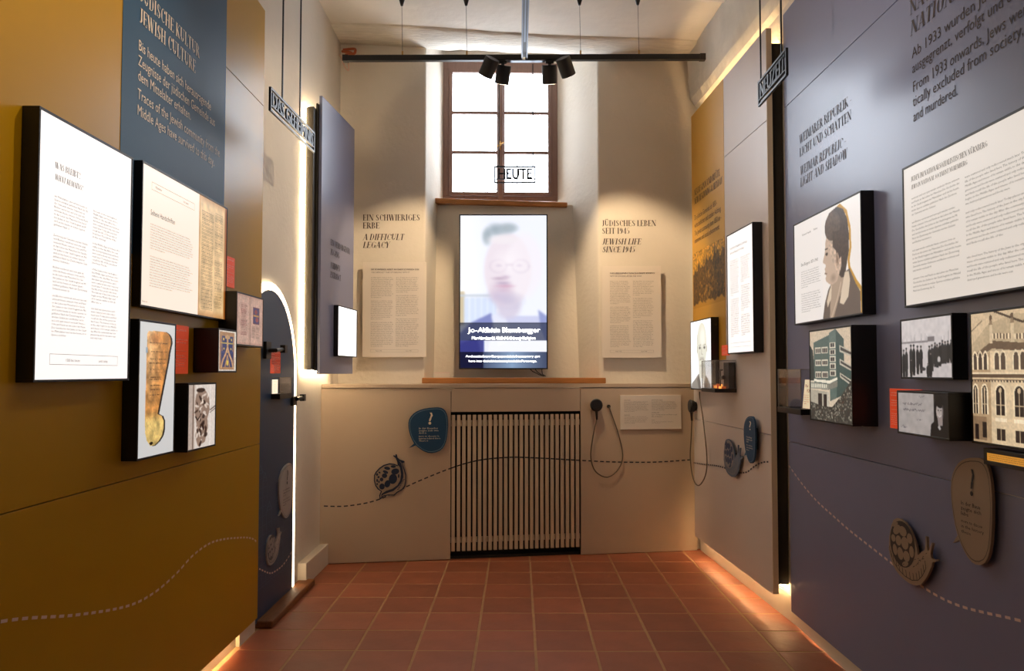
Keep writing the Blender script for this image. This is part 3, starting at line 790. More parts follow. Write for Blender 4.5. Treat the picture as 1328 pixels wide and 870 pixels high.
# B1
t, w_, h, y = lightbox(GOLD, -2.106, -1.580, 1.429, 2.228, .053, 'largest tall backlit white text box on the gold wall, headed WAS BLEIBT', face=lit_white)
T = Text(y); ox = -w_ ; T.serif('WAS BLEIBT?', ox + .075, h - .155, .020, .135); T.serif('WHAT REMAINS?', ox + .075, h - .190, .018, .15, slant=.15)
T.body(LOREM_DE, ox + .075, ox + .262, h - .235, .13, 40, breaks=(9, 10, 19, 27), seed=1, fill=.6)
T.body(LOREM_EN, ox + .285, w_ - .072, h - .235, .13, 40, breaks=(9, 17, 29), seed=2, fill=.6)
T.rect(ox + .07, w_ - .07, .045, .078, .0012); T.line('1500 bis heute', ox + .15, .055, .009); T.line('until today', w_ - .19, .055, .009)
T.build('lettering', soft_ink, t)
# B2
t, w_, h, y = lightbox(GOLD, -1.457, -.630, 1.708, 2.250, .034, 'wide backlit box with cream text page and brown old manuscript page, gold wall', face=lit_cream)
sp = -w_ + .51
T = Text(y); T.rect(-w_ + .07, sp - .05, h - .085, h - .055, .0012); T.line('Mittelalter', -w_ + .10, h - .074, .009); T.line('bis heute', sp - .16, h - .074, .009)
T.line('Seltene Handschriften', -w_ + .065, h - .185, .021, width=.21)
T.body(LOREM_DE, -w_ + .065, sp - .05, h - .215, .075, 24, breaks=(10, 11), seed=5)
T.line('Staatsarchiv', -w_ + .01, .012, .006)
T.build('lettering', grey_ink, t)
cv = Canvas(110, 170, (238, 200, 146)); cv.noise(.22, 12, 1).noise(.08, 3, 2)
cv.put(np.clip((.06 - np.minimum.reduce([cv.X, cv.Y, 1 - cv.Y])) * 14, 0, 1), (176, 108, 48), .7); cv.rect(.93, 0, 1, 1, (150, 84, 30)); cv.rect(.90, 0, .93, 1, (214, 160, 96))
cv.textrows(.10, .50, .12, .95, 56, (112, 82, 52), .7, 1, .5, .04); cv.textrows(.56, .86, .09, .40, 22, (112, 82, 52), .7, 2, .5, .04); cv.textrows(.56, .86, .50, .92, 30, (112, 82, 52), .65, 3, .5, .08); cv.textrows(.56, .86, .42, .47, 3, (150, 118, 84), .5, 4)
print_obj('manuscript_picture', cv, sp, w_, 0, h, y, pm_lit, t)
# B3
t, w_, h, y = lightbox(GOLD, -1.511, -1.224, 1.132, 1.641, .060, 'narrow tall backlit box with a parchment piece shaped like an exclamation mark', face=None)
cv = Canvas(110, 196, (222, 222, 220)); cv.put(np.clip(cv.Y * .5, 0, 1), (206, 204, 204))
shp = [(.20, .09), (.24, .065), (.70, .06), (.80, .075), (.86, .10), (.88, .14), (.82, .22), (.80, .27), (.52, .69), (.64, .71), (.70, .75), (.70, .81), (.66, .86), (.56, .90), (.44, .925), (.34, .925), (.24, .88), (.19, .82), (.18, .70)]
cv.poly([(x + .05, y_ + .002) for x, y_ in shp], (24, 20, 18)); m = cv.mask(shp).astype(float)
cv.put(m, (206, 138, 70)); cv.put(m * np.clip(1 - abs(cv.X - .3) * 3, 0, 1) * np.clip(.75 - cv.Y, 0, 1) * 1.6, (228, 190, 140), .8)
cv.put(m * np.clip((cv.Y - .66) * 12, 0, 1), (214, 182, 110)); cv.ell(.42, .12, .2, .06, (188, 108, 52), .5 , soft=.6)
cv.noise(.5, 9, 6, m).noise(.2, 2, 7, m)
r = np.random.RandomState(9)
for k, yy in enumerate((.15, .215, .27, .30, .345, .37, .41, .425, .47, .50, .54)):
    xe = .80 - max(0, yy - .2) * .62; x = .27 + r.uniform(0, .06)
    while x < xe - .05:
        hh = r.uniform(.006, .012); cv.rect(x, yy, x + r.uniform(.015, .04), yy + .004, (70, 40, 22), .9); cv.rect(x, yy, x + .010, yy + hh, (70, 40, 22), .9); x += r.uniform(.03, .055)
cv.rect(.17, .19, .22, .23, (150, 170, 186)); cv.ell(.36, .905, .05, .012, (30, 20, 12))
print_obj('parchment_picture', cv, -w_, w_, 0, h, y, pm_lit, t)
# B4
t, w_, h, y = lightbox(GOLD, -1.121, -.840, 1.123, 1.397, .075, 'small backlit box with sepia picture of a weathered stone sculpture, lower gold wall', face=None)
cv = Canvas(96, 120, (226, 214, 204)); cv.rect(0, 0, .16, 1, (190, 172, 160)); cv.rect(.16, 0, .20, 1, (120, 98, 86)); cv.rect(.20, 0, .24, 1, (206, 190, 178)); cv.rect(.78, 0, .82, 1, (236, 226, 218))
body = [(.30, .10), (.45, .05), (.62, .10), (.76, .22), (.78, .42), (.70, .55), (.72, .70), (.62, .92), (.36, .97), (.26, .80), (.30, .62), (.24, .45), (.24, .25)]
mm = cv.mask(body).astype(float); cv.put(mm, (150, 124, 108))
for k in range(60):
    x, y_ = r.uniform(.27, .72), r.uniform(.08, .95)
    if mm[int(y_ * 119), int(x * 95)]:
        cl_ = (236, 220, 206) if k % 2 else (44, 26, 20)
        cv.ell(x, y_, r.uniform(.02, .08), r.uniform(.012, .035), cl_, .85, rot=r.uniform(-1, 1))
cv.ell(.44, .09, .16, .035, (50, 32, 26)); cv.line([(.26, .5), (.34, .56), (.42, .50)], .03, (40, 24, 18)); cv.line([(.8, .42), (1, .36)], .02, (60, 40, 32)); cv.line([(.8, .46), (1, .40)], .012, (60, 40, 32))
cv.noise(.12, 2, 4).blur(1)
print_obj('sculpture_picture', cv, -w_, w_, 0, h, y, pm_lit, t)
# B5
t, w_, h, y = lightbox(GOLD, -.907, -.698, 1.458, 1.643, .114, 'small deep backlit box with blue and gold ornament picture, brown black sides', face=None, inner=black_in)
cv = Canvas(88, 80, (222, 214, 200)); cv.rect(.06, .04, .90, .96, (168, 124, 84)); cv.rect(.14, .14, .84, .90, (30, 42, 96))
for q in range(3): cv.rect(.14, .30 + q * .22, .84, .33 + q * .22, (196, 176, 70) if q == 0 else (46, 58, 118))
cv.rect(.46, .10, .54, .55, (196, 156, 110)); cv.rect(.36, .12, .64, .20, (196, 156, 110))
for sg in (-1, 1):
    cv.line([(.5, .40), (.5 + sg * .10, .58), (.5 + sg * .26, .74), (.5 + sg * .34, .92)], .075, (176, 130, 88)); cv.line([(.5, .40), (.5 + sg * .10, .58), (.5 + sg * .26, .74), (.5 + sg * .34, .92)], .02, (226, 190, 140))
    cv.line([(.5 + sg * .34, .14), (.5 + sg * .30, .5)], .03, (176, 130, 88)); cv.line([(.5, .62), (.5 + sg * .12, .88)], .05, (186, 142, 96)); cv.ell(.5 + sg * .22, .22, .03, .03, (230, 200, 60)); cv.ell(.5 + sg * .2, .45, .025, .025, (230, 200, 60))
cv.ell(.5, .80, .05, .07, (216, 190, 60)); cv.noise(.25, 2, 8)
print_obj('ornament_picture', cv, -w_, w_, 0, h, y, pm_lit, t)
# B6
t, w_, h, y = lightbox(GOLD, -.627, -.256, 1.591, 1.840, .090, 'backlit box with pink toned open book picture at the far end of the gold wall', face=None)
cv = Canvas(130, 88, (206, 160, 140)); cv.rect(.04, .05, .96, .95, (218, 178, 158)); cv.rect(.49, 0, .51, 1, (128, 78, 64)); cv.rect(.45, .03, .47, .97, (186, 140, 120)); cv.noise(.15, 8, 2)
cv.textrows(.14, .40, .17, .82, 20, (156, 72, 66), .75, 1, .5, .3); cv.textrows(.16, .38, .19, .82, 20, (110, 74, 64), .55, 2, .4, .2)
cv.textrows(.56, .70, .60, .86, 9, (120, 78, 66), .7, 3); cv.textrows(.72, .86, .60, .86, 9, (120, 78, 66), .7, 4)
cv.rect(.60, .20, .86, .56, (120, 62, 78)); cv.rect(.62, .23, .84, .53, (60, 62, 112)); cv.rect(.62, .36, .84, .40, (200, 150, 70)); cv.ell(.72, .30, .06, .05, (150, 60, 60)); cv.ell(.76, .46, .06, .05, (160, 70, 70)); cv.noise(.2, 2, 9)
print_obj('book_picture', cv, -w_, w_, 0, h, y, pm_lit2, t)
# R1
t, w_, h, y = lightbox(NEAR, 1.401, 2.45, 1.714, 2.255, .050, 'largest backlit cream text box on the slate wall, two columns of text', face=lit_dim)
T = Text(y); T.serif('JUDEN IM NATIONALSOZIALISTISCHEN NÜRNBERG', -w_ + .055, h - .062, .020, .47); T.serif('JEWS IN NATIONAL SOCIALIST NUREMBERG', -w_ + .055, h - .092, .017, .36, slant=.12)
T.body(LOREM_DE, -w_ + .055, -w_ + .375, h - .12, .045, 24, breaks=(5, 12, 19), seed=11, fill=.5)
T.body(LOREM_EN, -w_ + .40, w_ - .15, h - .125, .045, 24, breaks=(7, 16, 17), seed=12, fill=.5)
T.build('lettering', grey_ink, t)
# R2
t, w_, h, y = lightbox(NEAR, .279, 1.054, 1.715, 2.249, .060, 'backlit box with side portrait of a dark haired woman and text, slate wall', face=lit_dim2)
T = Text(y); T.line('Weimarer Republik', -w_ + .11, h - .075, .010); T.line('Weimar', -w_ + .26, h - .073, .010)
T.line('Eine Bürgerin 1871-1943', -w_ + .09, h - .235, .016, width=.22); T.body(LOREM_DE, -w_ + .09, -w_ + .34, h - .26, .05, 19, breaks=(8, 9), seed=21, fill=.5)
T.build('lettering', grey_ink, t)
cv = Canvas(150, 176, (248, 240, 234))
# woman in profile, facing left
gold_out = [(.28, .06), (.50, .02), (.66, .10), (.74, .25), (.75, .42), (.70, .53), (.72, .60), (.86, .72), (.99, .80), (.995, 1.0), (.8, 1.0)]
cv.line(gold_out, .045, (198, 146, 44))
hair = [(.16, .30), (.10, .20), (.12, .10), (.22, .04), (.42, .015), (.58, .06), (.68, .16), (.72, .30), (.71, .45), (.64, .58), (.60, .66), (.52, .66), (.40, .60), (.30, .50), (.22, .40)]
cloth = [(.0, 1.0), (.06, .86), (.16, .74), (.26, .68), (.60, .62), (.72, .60), (.86, .74), (.97, .82), (.97, 1.0)]
cv.poly(cloth, (104, 88, 76)); cv.poly([(.24, .60), (.60, .52), (.66, .66), (.44, .84), (.30, 1.0), (.20, 1.0), (.22, .76)], (176, 152, 130))
face = [(.14, .24), (.30, .20), (.52, .40), (.52, .56), (.40, .68), (.28, .70), (.19, .685), (.11, .655), (.09, .625), (.115, .605), (.075, .58), (.09, .56), (.07, .54), (.10, .52), (.105, .50), (.03, .475), (.03, .455), (.07, .41), (.095, .36), (.10, .30)]
cv.poly(hair, (70, 56, 46)); cv.poly(face, (200, 174, 152)); cv.ell(.30, .17, .21, .13, (92, 76, 64)); 
cv.poly([(.30, .22), (.50, .24), (.54, .46), (.44, .50), (.38, .40), (.30, .36)], (70, 56, 46))
cv.ell(.415, .485, .045, .06, (168, 140, 118)); cv.ell(.415, .485, .022, .035, (130, 104, 86)); cv.ell(.135, .405, .035, .014, (60, 46, 38)); cv.line([(.09, .36), (.17, .355)], .012, (70, 56, 46)); cv.line([(.075, .58), (.13, .585)], .012, (110, 80, 66)); cv.ell(.24, .56, .08, .10, (200, 174, 152), .5, soft=.8); cv.ell(.30, .64, .10, .05, (140, 116, 98), .6, soft=.8)
cv.poly([(.60, .62), (.70, .62), (.73, .70), (.68, .84), (.56, .90), (.46, .88), (.52, .76)], (222, 202, 176)); cv.poly([(.20, .74), (.26, .70), (.24, .82), (.14, .90), (.12, .84)], (222, 202, 176)); cv.line([(.24, 1.0), (.40, .84), (.50, .70)], .02, (206, 184, 160))
hm = cv.mask(hair).astype(float); cv.noise(.4, 3, 5, hm).blur(1)
print_obj('portrait_picture', cv, -w_ + .36, w_ - .002, 0, h - .004, y, print_mat('backlit_print_portrait', .74), t)
# R3
t, w_, h, y = lightbox(NEAR, .604, 1.055, 1.222, 1.652, .113, 'deep backlit box with green tinted photo of a corner building above a crowd', face=None)
cv = Canvas(150, 144, (214, 196, 172)); cv.put(np.clip(1 - cv.Y * 1.2, 0, 1), (206, 186, 160))
cv.poly([(.10, .13), (.50, .06), (.50, .62), (.10, .60)], (84, 100, 92)); cv.poly([(.50, .06), (.66, .01), (.84, .12), (.84, .36), (1, .42), (1, .66), (.50, .78)], (66, 84, 78)); cv.poly([(.50, .04), (.66, .0), (.66, .74), (.50, .78)], (96, 112, 104))
for q in range(3):
    y0 = .19 + q * .135
    cv.rect(.14, y0, .29, y0 + .07, (214, 204, 184)); cv.rect(.31, y0, .46, y0 + .07, (214, 204, 184))
    for k in range(3): cv.rect(.155 + k * .045, y0 + .012, .19 + k * .045, y0 + .06, (66, 58, 56)); cv.rect(.325 + k * .045, y0 + .012, .36 + k * .045, y0 + .06, (66, 58, 56))
    cv.poly([(.74, y0 - .01 + q * .01), (1, y0 + .06 + q * .015), (1, y0 + .115 + q * .015), (.74, y0 + .06)], (190, 182, 164)); cv.poly([(.76, y0 + .008 + q * .01), (1, y0 + .075 + q * .015), (1, y0 + .10 + q * .015), (.76, y0 + .045)], (74, 70, 66))
for q in range(5): cv.rect(.505, .145 + q * .075, .645, .205 + q * .075, (214, 204, 184)); cv.rect(.53, .155 + q * .075, .62, .197 + q * .075, (60, 54, 52)); cv.rect(.572, .155 + q * .075, .58, .197 + q * .075, (190, 180, 160))
cv.poly([(0, .54), (.50, .555), (.68, .52), (.68, .545), (.5, .59), (0, .565)], (234, 226, 206)); cv.poly([(0, .575), (.46, .60), (.46, .66), (0, .65)], (150, 148, 134)); cv.poly([(.46, .60), (.68, .555), (.68, .62), (.46, .66)], (130, 128, 116))
for k in range(9): cv.rect(.03 + k * .046, .60, .055 + k * .046, .64, (226, 220, 200))
cv.poly([(0, .66), (.44, .68), (.44, .86), (0, .84)], (176, 168, 150)); cv.rect(.20, .70, .30, .84, (48, 42, 40)); cv.rect(.34, .71, .42, .84, (48, 42, 40)); cv.rect(.43, .68, .48, .88, (196, 188, 170))
cv.poly([(.0, .15), (.08, .22), (.11, .4), (.10, .56), (0, .56)], (52, 58, 54))
cr_ = cv.mask([(0, .80), (.30, .84), (.55, .84), (.75, .72), (1, .54), (1, 1), (0, 1)]).astype(float); cv.put(cr_, (62, 58, 52))
for k in range(620):
    x, y_ = r.rand(), r.uniform(.52, 1.0)
    if cr_[min(143, int(y_ * 143)), int(x * 149)] : g_ = r.uniform(.25, 1); cv.ell(x, y_, .011, .010, (176 * g_, 170 * g_, 152 * g_), .9)
cv.noise(.12, 2, 4)
print_obj('building_picture', cv, -w_, w_, 0, h, y, pm_lit, t)
# R4
t, w_, h, y = lightbox(NEAR, 1.373, 1.710, 1.433, 1.653, .055, 'small backlit box with black and white picture of people in dark coats in a row', face=None)
cv = Canvas(150, 98, (208, 200, 198)); cv.put(np.clip((cv.Y - .35) * 1.0, 0, 1), (186, 178, 176)); cv.rect(0, .38, .55, .41, (132, 124, 124)); cv.noise(.1, 6, 4)
for k in range(16): x = r.rand(); cv.rect(x, .22 + r.rand() * .12, x + .006, .40, (160, 152, 152))
cv.rect(.55, .32, .68, .40, (120, 112, 112))
def person(x, y0, hh, c=(22, 20, 22)):
    cv.ell(x, y0, .014, hh * .065, (120, 108, 104)); cv.ell(x, y0 - hh * .045, .018, hh * .035, c); cv.poly([(x - .014, y0 + hh * .06), (x + .014, y0 + hh * .06), (x + .035, y0 + hh * .20), (x + .032, y0 + hh * .62), (x + .02, y0 + hh), (x - .022, y0 + hh), (x - .035, y0 + hh * .6), (x - .034, y0 + hh * .18)], c)
for x, y0, hh in ((.99, .42, .35), (.93, .43, .34), (.88, .44, .34), (.83, .42, .36), (.78, .46, .36), (.73, .48, .36), (.69, .45, .38), (.63, .48, .42), (.58, .50, .44), (.20, .47, .5), (.26, .47, .5), (.34, .49, .46), (.41, .49, .44), (.10, .52, .5), (.04, .55, .5), (.60, .60, .40), (.55, .78, .25), (.20, .70, .3)): person(x, y0, hh, tuple([18 + 26 * r.rand()] * 3))
cv.ell(.76, .70, .03, .05, (190, 184, 182)); cv.ell(.45, .86, .05, .03, (60, 56, 56)); cv.blur(1)
print_obj('street_picture', cv, -w_, w_, 0, h, y, pm_lit, t)
# R5
t, w_, h, y = lightbox(NEAR, 1.444, 1.772, 1.223, 1.373, .110, 'low deep backlit box with handwritten card and dark portrait of a smiling woman', face=None)
cv = Canvas(160, 80, (190, 182, 178)); cv.noise(.12, 8, 4)
def scrib(x0, x1, y0):
    x = x0; p = [(x, y0)]
    while x < x1:
        x += r.uniform(.006, .014); p.append((x, y0 + r.uniform(-.035, .035)))
        if r.rand() < .16: cv.line(p, .0045, (58, 50, 60)); x += .014; p = [(x, y0)]
    if len(p) > 1: cv.line(p, .0045, (58, 50, 60))
scrib(.10, .50, .27); scrib(.11, .56, .42); scrib(.40, .52, .64); scrib(.45, .55, .08); scrib(.06, .18, .85)
cv.rect(.74, 0, 1, 1, (26, 24, 26)); cv.poly([(.66, 1), (.68, .72), (.78, .60), (.80, .2), (1, .2), (1, 1)], (22, 21, 23)); cv.ell(.85, .32, .09, .30, (14, 13, 15))
cv.ell(.845, .40, .062, .20, (196, 184, 178)); cv.poly([(.80, .5), (.90, .5), (.90, .72), (.82, .74)], (166, 152, 148)); cv.ell(.86, .22, .07, .10, (16, 15, 17)); cv.ell(.905, .40, .02, .16, (120, 110, 108), .6)
cv.ell(.822, .37, .012, .014, (30, 28, 30)); cv.ell(.868, .37, .012, .014, (30, 28, 30)); cv.line([(.822, .50), (.845, .525), (.87, .50)], .010, (240, 232, 228)); cv.line([(.843, .38), (.838, .44)], .005, (140, 126, 122)); cv.poly([(.80, .76), (.84, .72), (.87, .80), (.84, .84)], (196, 190, 186)); cv.blur(1)
print_obj('postcard_picture', cv, -w_, w_, 0, h, y, pm_lit2, t)
# R6
t, w_, h, y = lightbox(NEAR, 1.817, 2.43, 1.220, 1.647, .050, 'large backlit box with sepia picture of an ornate building, right frame edge', face=None)
cv = Canvas(220, 150, (212, 186, 150)); S6 = .62 / .60
cv.poly([(0, .25), (.14, .10), (.34, .03), (.6, .06), (.6, .28), (0, .36)], (190, 166, 132)); cv.line([(0, .14), (.10, .06)], .006, (120, 98, 74)); cv.line([(.2, .0), (.42, .10), (.6, .02)], .012, (74, 56, 42)); 
cv.poly([(0, .34), (.18, .22), (.6, .27), (.6, .33), (.18, .28), (0, .38)], (104, 82, 62))
for k in range(34): cv.rect(.18 + k * .025, .165 + k * .002, .192 + k * .025, .205 + k * .002, (236, 214, 178)); cv.rect(.192 + k * .025, .165 + k * .002, .205 + k * .025, .205 + k * .002, (110, 88, 66))
for x in (.17, .34, .62, .86): cv.rect(x - .012, .10, x + .014, .24, (216, 192, 156)); cv.poly([(x - .016, .10), (x, .02), (x + .016, .10)], (150, 124, 96)); cv.ell(x, .045, .012, .02, (96, 74, 56))
cv.poly([(0, .40), (.16, .30), (.16, 1), (0, 1)], (182, 152, 116)); cv.rect(.16, .30, 1, 1, (222, 196, 158)); cv.rect(0, .475, 1, .52, (96, 74, 56)); cv.rect(0, .50, 1, .512, (214, 188, 150)); cv.rect(0, .46, 1, .472, (232, 208, 172)); 
for k in range(44): cv.rect(k * .024, .52, k * .024 + .010, .535, (60, 44, 34))
def arch(x0, x1, yt, yb, c, two=True):
    mx_ = (x0 + x1) / 2; rx_ = (x1 - x0) / 2
    cv.ell(mx_, yt + .05, rx_ + .010, .065, (240, 218, 182)); cv.rect(x0 - .010, yt + .05, x1 + .010, yb, (240, 218, 182))
    cv.ell(mx_, yt + .05, rx_, .05, c); cv.rect(x0, yt + .05, x1, yb, c)
    if two: cv.rect(mx_ - .004, yt + .03, mx_ + .004, yb, (206, 180, 144)); cv.ell(mx_, yt + .035, rx_ * .35, .02, (206, 180, 144)); cv.rect(x0, (yt + yb) / 2 + .03, x1, (yt + yb) / 2 + .038, (190, 166, 132))
DK = (44, 32, 28)
for x in (.03, .075, .12): arch(x - .014, x + .014, .31 + .0, .44, (70, 54, 44), False)
for x0 in (.195, .245, .345, .395, .50, .55, .66, .71, .82, .87): arch(x0, x0 + .036, .31, .44, (90, 72, 58), False)
for x0, x1 in ((.01, .045), (.085, .125), (.20, .27), (.345, .415), (.50, .57), (.65, .72), (.80, .87), (.94, .99)): arch(x0, x1, .56, .78, DK)
for x0 in (.20, .345, .50, .65, .80): cv.rect(x0 - .01, .80, x0 + .08, .83, (246, 226, 192)); cv.rect(x0, .88, x0 + .07, .97, (52, 38, 32)); cv.rect(x0 + .032, .88, x0 + .038, .97, (206, 180, 144))
cv.rect(.0, .80, .12, .98, (140, 112, 84)); cv.rect(.02, .86, .05, .98, (40, 28, 24)); cv.rect(.08, .84, .12, .96, (40, 28, 24)); cv.noise(.14, 2, 5).noise(.1, 10, 6)
print_obj('facade_picture', cv, -w_, w_, 0, h, y, pm_lit, t)
# R7
t, w_, h, y = lightbox(NEAR, 1.881, 2.43, 1.162, 1.187, .048, 'flat low black box with amber text strip under the ornate building picture', face=lit_amber, border=.014)
T = Text(y); T.body(LOREM_DE, -w_ + .01, w_ - .02, .0225, .003, 3, seed=5, fill=.55); T.build('lettering', ink_brown, t)
# F1
t, w_, h, y = lightbox(FAR, -.647, -.183, 1.580, 2.357, .062, 'tall backlit white text box on the cream wall at the far right', face=lit_white)
T = Text(y); T.line('VON DER INDUSTRIALISIERUNG ZUR REPUBLIK', -w_ + .055, h - .10, .014, width=.32); T.line('FROM INDUSTRIALISATION TO REPUBLIC', -w_ + .055, h - .13, .013, width=.27, slant=.15)
T.body(LOREM_DE, -w_ + .055, -.01, h - .17, .10, 36, breaks=(17,), seed=31, fill=.72); T.body(LOREM_EN, .02, w_ - .05, h - .17, .10, 36, breaks=(12, 25), seed=32, fill=.72)
T.rect(-w_ + .05, w_ - .05, .035, .062, .0012)
T.build('lettering', mat('dark_grey_ink', (.08, .07, .07, 1), .7), t)
# F2
t, w_, h, y = lightbox(FAR, -1.536, -1.026, 1.328, 1.840, .059, 'backlit white box with pale portrait of a bald man by the far corner', face=None)
cv = Canvas(100, 150, (252, 253, 255))
cv.poly([(0, 1), (.04, .92), (.20, .86), (.38, .78), (.62, .76), (.82, .84), (.94, .92), (.98, 1)], (132, 128, 122)); cv.poly([(.40, .62), (.70, .62), (.74, .80), (.58, 1.0), (.42, .82)], (204, 202, 190))
cv.poly([(.50, .84), (.62, .84), (.66, 1), (.48, 1)], (236, 236, 232)); cv.ell(.56, .36, .235, .325, (214, 214, 200)); cv.ell(.60, .26, .17, .18, (240, 240, 230), .8, soft=.7); cv.ell(.33, .42, .035, .06, (190, 188, 176)); cv.ell(.79, .42, .03, .055, (196, 194, 182))
for x in (.46, .68): cv.ell(x, .40, .055, .018, (120, 116, 108), .8); cv.line([(x - .06, .365), (x + .06, .36)], .018, (160, 156, 144)); cv.ell(x, .405, .02, .012, (50, 48, 46))
cv.line([(.56, .40), (.54, .49), (.60, .50)], .02, (170, 166, 152)); cv.line([(.46, .575), (.56, .565), (.66, .575)], .022, (150, 138, 128)); cv.ell(.56, .55, .11, .018, (180, 176, 164), .8); cv.ell(.44, .50, .04, .10, (184, 182, 168), .5, soft=.8); cv.ell(.56, .66, .10, .02, (180, 176, 162), .7)
cv.line([(.34, .20), (.32, .35)], .02, (180, 178, 166)); cv.poly([(.30, .86), (.42, .80), (.52, 1), (.40, 1)], (96, 92, 88)); cv.poly([(.72, .80), (.84, .86), (.78, 1), (.66, 1)], (96, 92, 88)); cv.blur(2)
pmb = print_mat('backlit_print_bright', 1.05)
print_obj('portrait_picture', cv, -w_, w_, 0, h, y, pmb, t)
# slab box
t, w_, h, y = lightbox(SLAB, .183, .624, 1.577, 1.938, .035, 'small blank glowing white box low on the slate side panel', face=lit_pure)

# coral red caption plates
def plate(pl, u0, u1, z0, z1, label, nl=3, rz=0):
    o = pl.thing('caption_plate', (u0 + u1) / 2, z0); tag(o, label, 'caption plate')
    w_ = (u1 - u0) / 2; h = z1 - z0
    B(-w_, w_, -.006, -.0005, 0, h).build('plate', red_m, o)
    T = Text(-.0075); T.body(LOREM_DE, -w_ + .012, w_ - .012, h * .93, h * .55, 6, breaks=(2,), seed=3, fill=.6); T.fill(-w_ + .012, w_ - .02, h * .47, h * .475)
    T.body(LOREM_EN, -w_ + .012, w_ - .012, h * .40, h * .08, 6, breaks=(), seed=4, fill=.6)
    T.build('lettering', white_ink, o)
plate(GOLD, -.60, -.448, 1.881, 2.034, 'coral red caption plate above the open book box on the gold wall')
plate(GOLD, -1.22, -.977, 1.445, 1.653, 'coral red caption plate between parchment box and ornament box, gold wall')
plate(DOOR, .207, .402, 1.445, 1.584, 'coral red caption plate on the blue arched door')
plate(NEAR, 1.177, 1.42, 1.217, 1.383, 'coral red caption plate behind the handwritten card box, slate wall')
plate(FAR, -.95, -.80, 1.569, 1.641, 'tiny coral red caption plate beside the tall text box, far right wall')

# ------------------------------------------------------------------ white boards and headings on the window wall
def board(u0, u1, z0, z1, yf, label, cols, head, seed):
    o = empty('text_board', ((u0 + u1) / 2, yf, z0)); tag(o, label, 'text board')
    w_ = (u1 - u0) / 2; h = z1 - z0
    B(-w_, w_, 0, .012, 0, h).build('board', panel_w, o, bevel=.001)
    mb = MB()
    for x in (-w_ + .05, w_ - .05):
        for z in (.06, h - .06): MB().tube([(x, .012, z), (x, 6.28 - yf - .001, z)], .009).build('spacer', mat('steel', (.5, .5, .5, 1), .3, metal=.9), o)
    T = Text(-.0012); T.line(head[0], -w_ + .068, h - .066, .0125, width=min(.40, w_ * 2 - .12), bold=.0006); T.line(head[1], -w_ + .068, h - .090, .0125, width=.32 if w_ > .25 else .26, slant=.15)
    T.body(LOREM_DE, -w_ + .068, -.008, h - .12, .085, 39, breaks=(12, 24) if seed == 1 else (14, 25), seed=seed, fill=.55); T.body(LOREM_EN, .012, w_ - .06, h - .12, .085, 39, breaks=(9, 22), seed=seed + 5, fill=.55)
    T.rect(-w_ + .066, w_ - .066, .042, .062, .001); T.line('Nach 1945', -w_ + .11, .048, .008); T.line('since 1945', w_ - .17, .048, .008)
    T.build('lettering', grey_ink, o)
board(-1.287, -.759, 1.577, 2.363, 6.225, 'white text board on the window wall left of the screen', 2, ('DIE SCHWIERIGE ARBEIT AN EINEM SCHWEREN ERBE', 'THE DIFFICULT TASK OF DEALING WITH IT'), 1)
board(.690, 1.180, 1.572, 2.330, 6.225, 'white text board on the window wall right of the screen', 2, ('NEUBEGINN NACH DEM KRIEG', 'NEW BEGINNING AFTER THE WAR'), 2)
T = Text(YB - .0015)
T.serif('EIN SCHWIERIGES', -1.302, 2.722, .052, .480); T.serif('ERBE', -1.302, 2.655, .052, .142)
T.serif('A DIFFICULT', -1.302, 2.558, .052, .345, slant=.2); T.serif('LEGACY', -1.302, 2.492, .052, .225, slant=.2)
T.build('wall_lettering', ink_brown, wall_back); T = Text(YB - .0015)
T.serif('JÜDISCHES LEBEN', .699, 2.672, .050, .455); T.serif('SEIT 1945', .699, 2.608, .050, .235)
T.serif('JEWISH LIFE', .699, 2.518, .050, .325, slant=.2); T.serif('SINCE 1945', .699, 2.452, .050, .275, slant=.2)
T.build('wall_lettering', ink_brown, wall_back)
# small info board on the cabinet
o = CAB.thing('info_board', 1.6155, .991); tag(o, 'small white notice board on the cabinet right of the headphone cord', 'notice board')
B(-.2565, .2565, -.012, -.0005, 0, .276).build('board', panel_w, o, bevel=.001)
T = Text(-.0135)
T.line('DEUTSCH', -.225, .232, .008); T.body(LOREM_DE, -.225, -.02, .228, .14, 8, seed=3, fill=.6); T.line('ENGLISH', -.225, .112, .008); T.body(LOREM_EN, -.225, -.02, .108, .045, 6, seed=4, fill=.55)
T.line('JÜDISCHES LEBEN', .005, .232, .008); T.body(LOREM_DE, .005, .225, .228, .15, 7, seed=5, fill=.6); T.line('JEWISH LIFE', .005, .13, .008); T.body(LOREM_EN, .005, .225, .125, .095, 2, seed=6, fill=.55); T.line('TON', .005, .07, .008); T.body(LOREM_EN, .005, .19, .065, .045, 2, seed=7, fill=.55)
T.build('lettering', grey_ink, o)

# ------------------------------------------------------------------ screen
tv = empty('video_screen', (-.1235, 6.30, 1.478)); tag(tv, 'upright flat video screen showing a blurred man in glasses, on the window parapet', 'screen')
W_, H_ = .371, 1.300
mb = MB(); mb.box(-W_, W_, .004, .045, 0, H_); frames(mb, -W_, W_, 0, H_, -.004, .004, .010)
mb.build('bezel', black_m, tv, bevel=.002)
B(-.15, .15, .045, .21, .45, .85).build('wall_bracket', steel_b, tv)
cv = Canvas(170, 300, (240, 244, 255))
X, Y = cv.X, cv.Y
cv.put(np.clip((.35 - X) * 3, 0, 1), (250, 252, 255)); cv.rect(.0, .50, .055, .72, (196, 178, 140), .8); cv.rect(0, .52, .38, .535, (196, 206, 220)); cv.rect(.05, .54, .42, .72, (214, 226, 250))
for k in range(5): cv.rect(.10 + k * .07, .54, .115 + k * .07, .72, (236, 244, 255), .8)
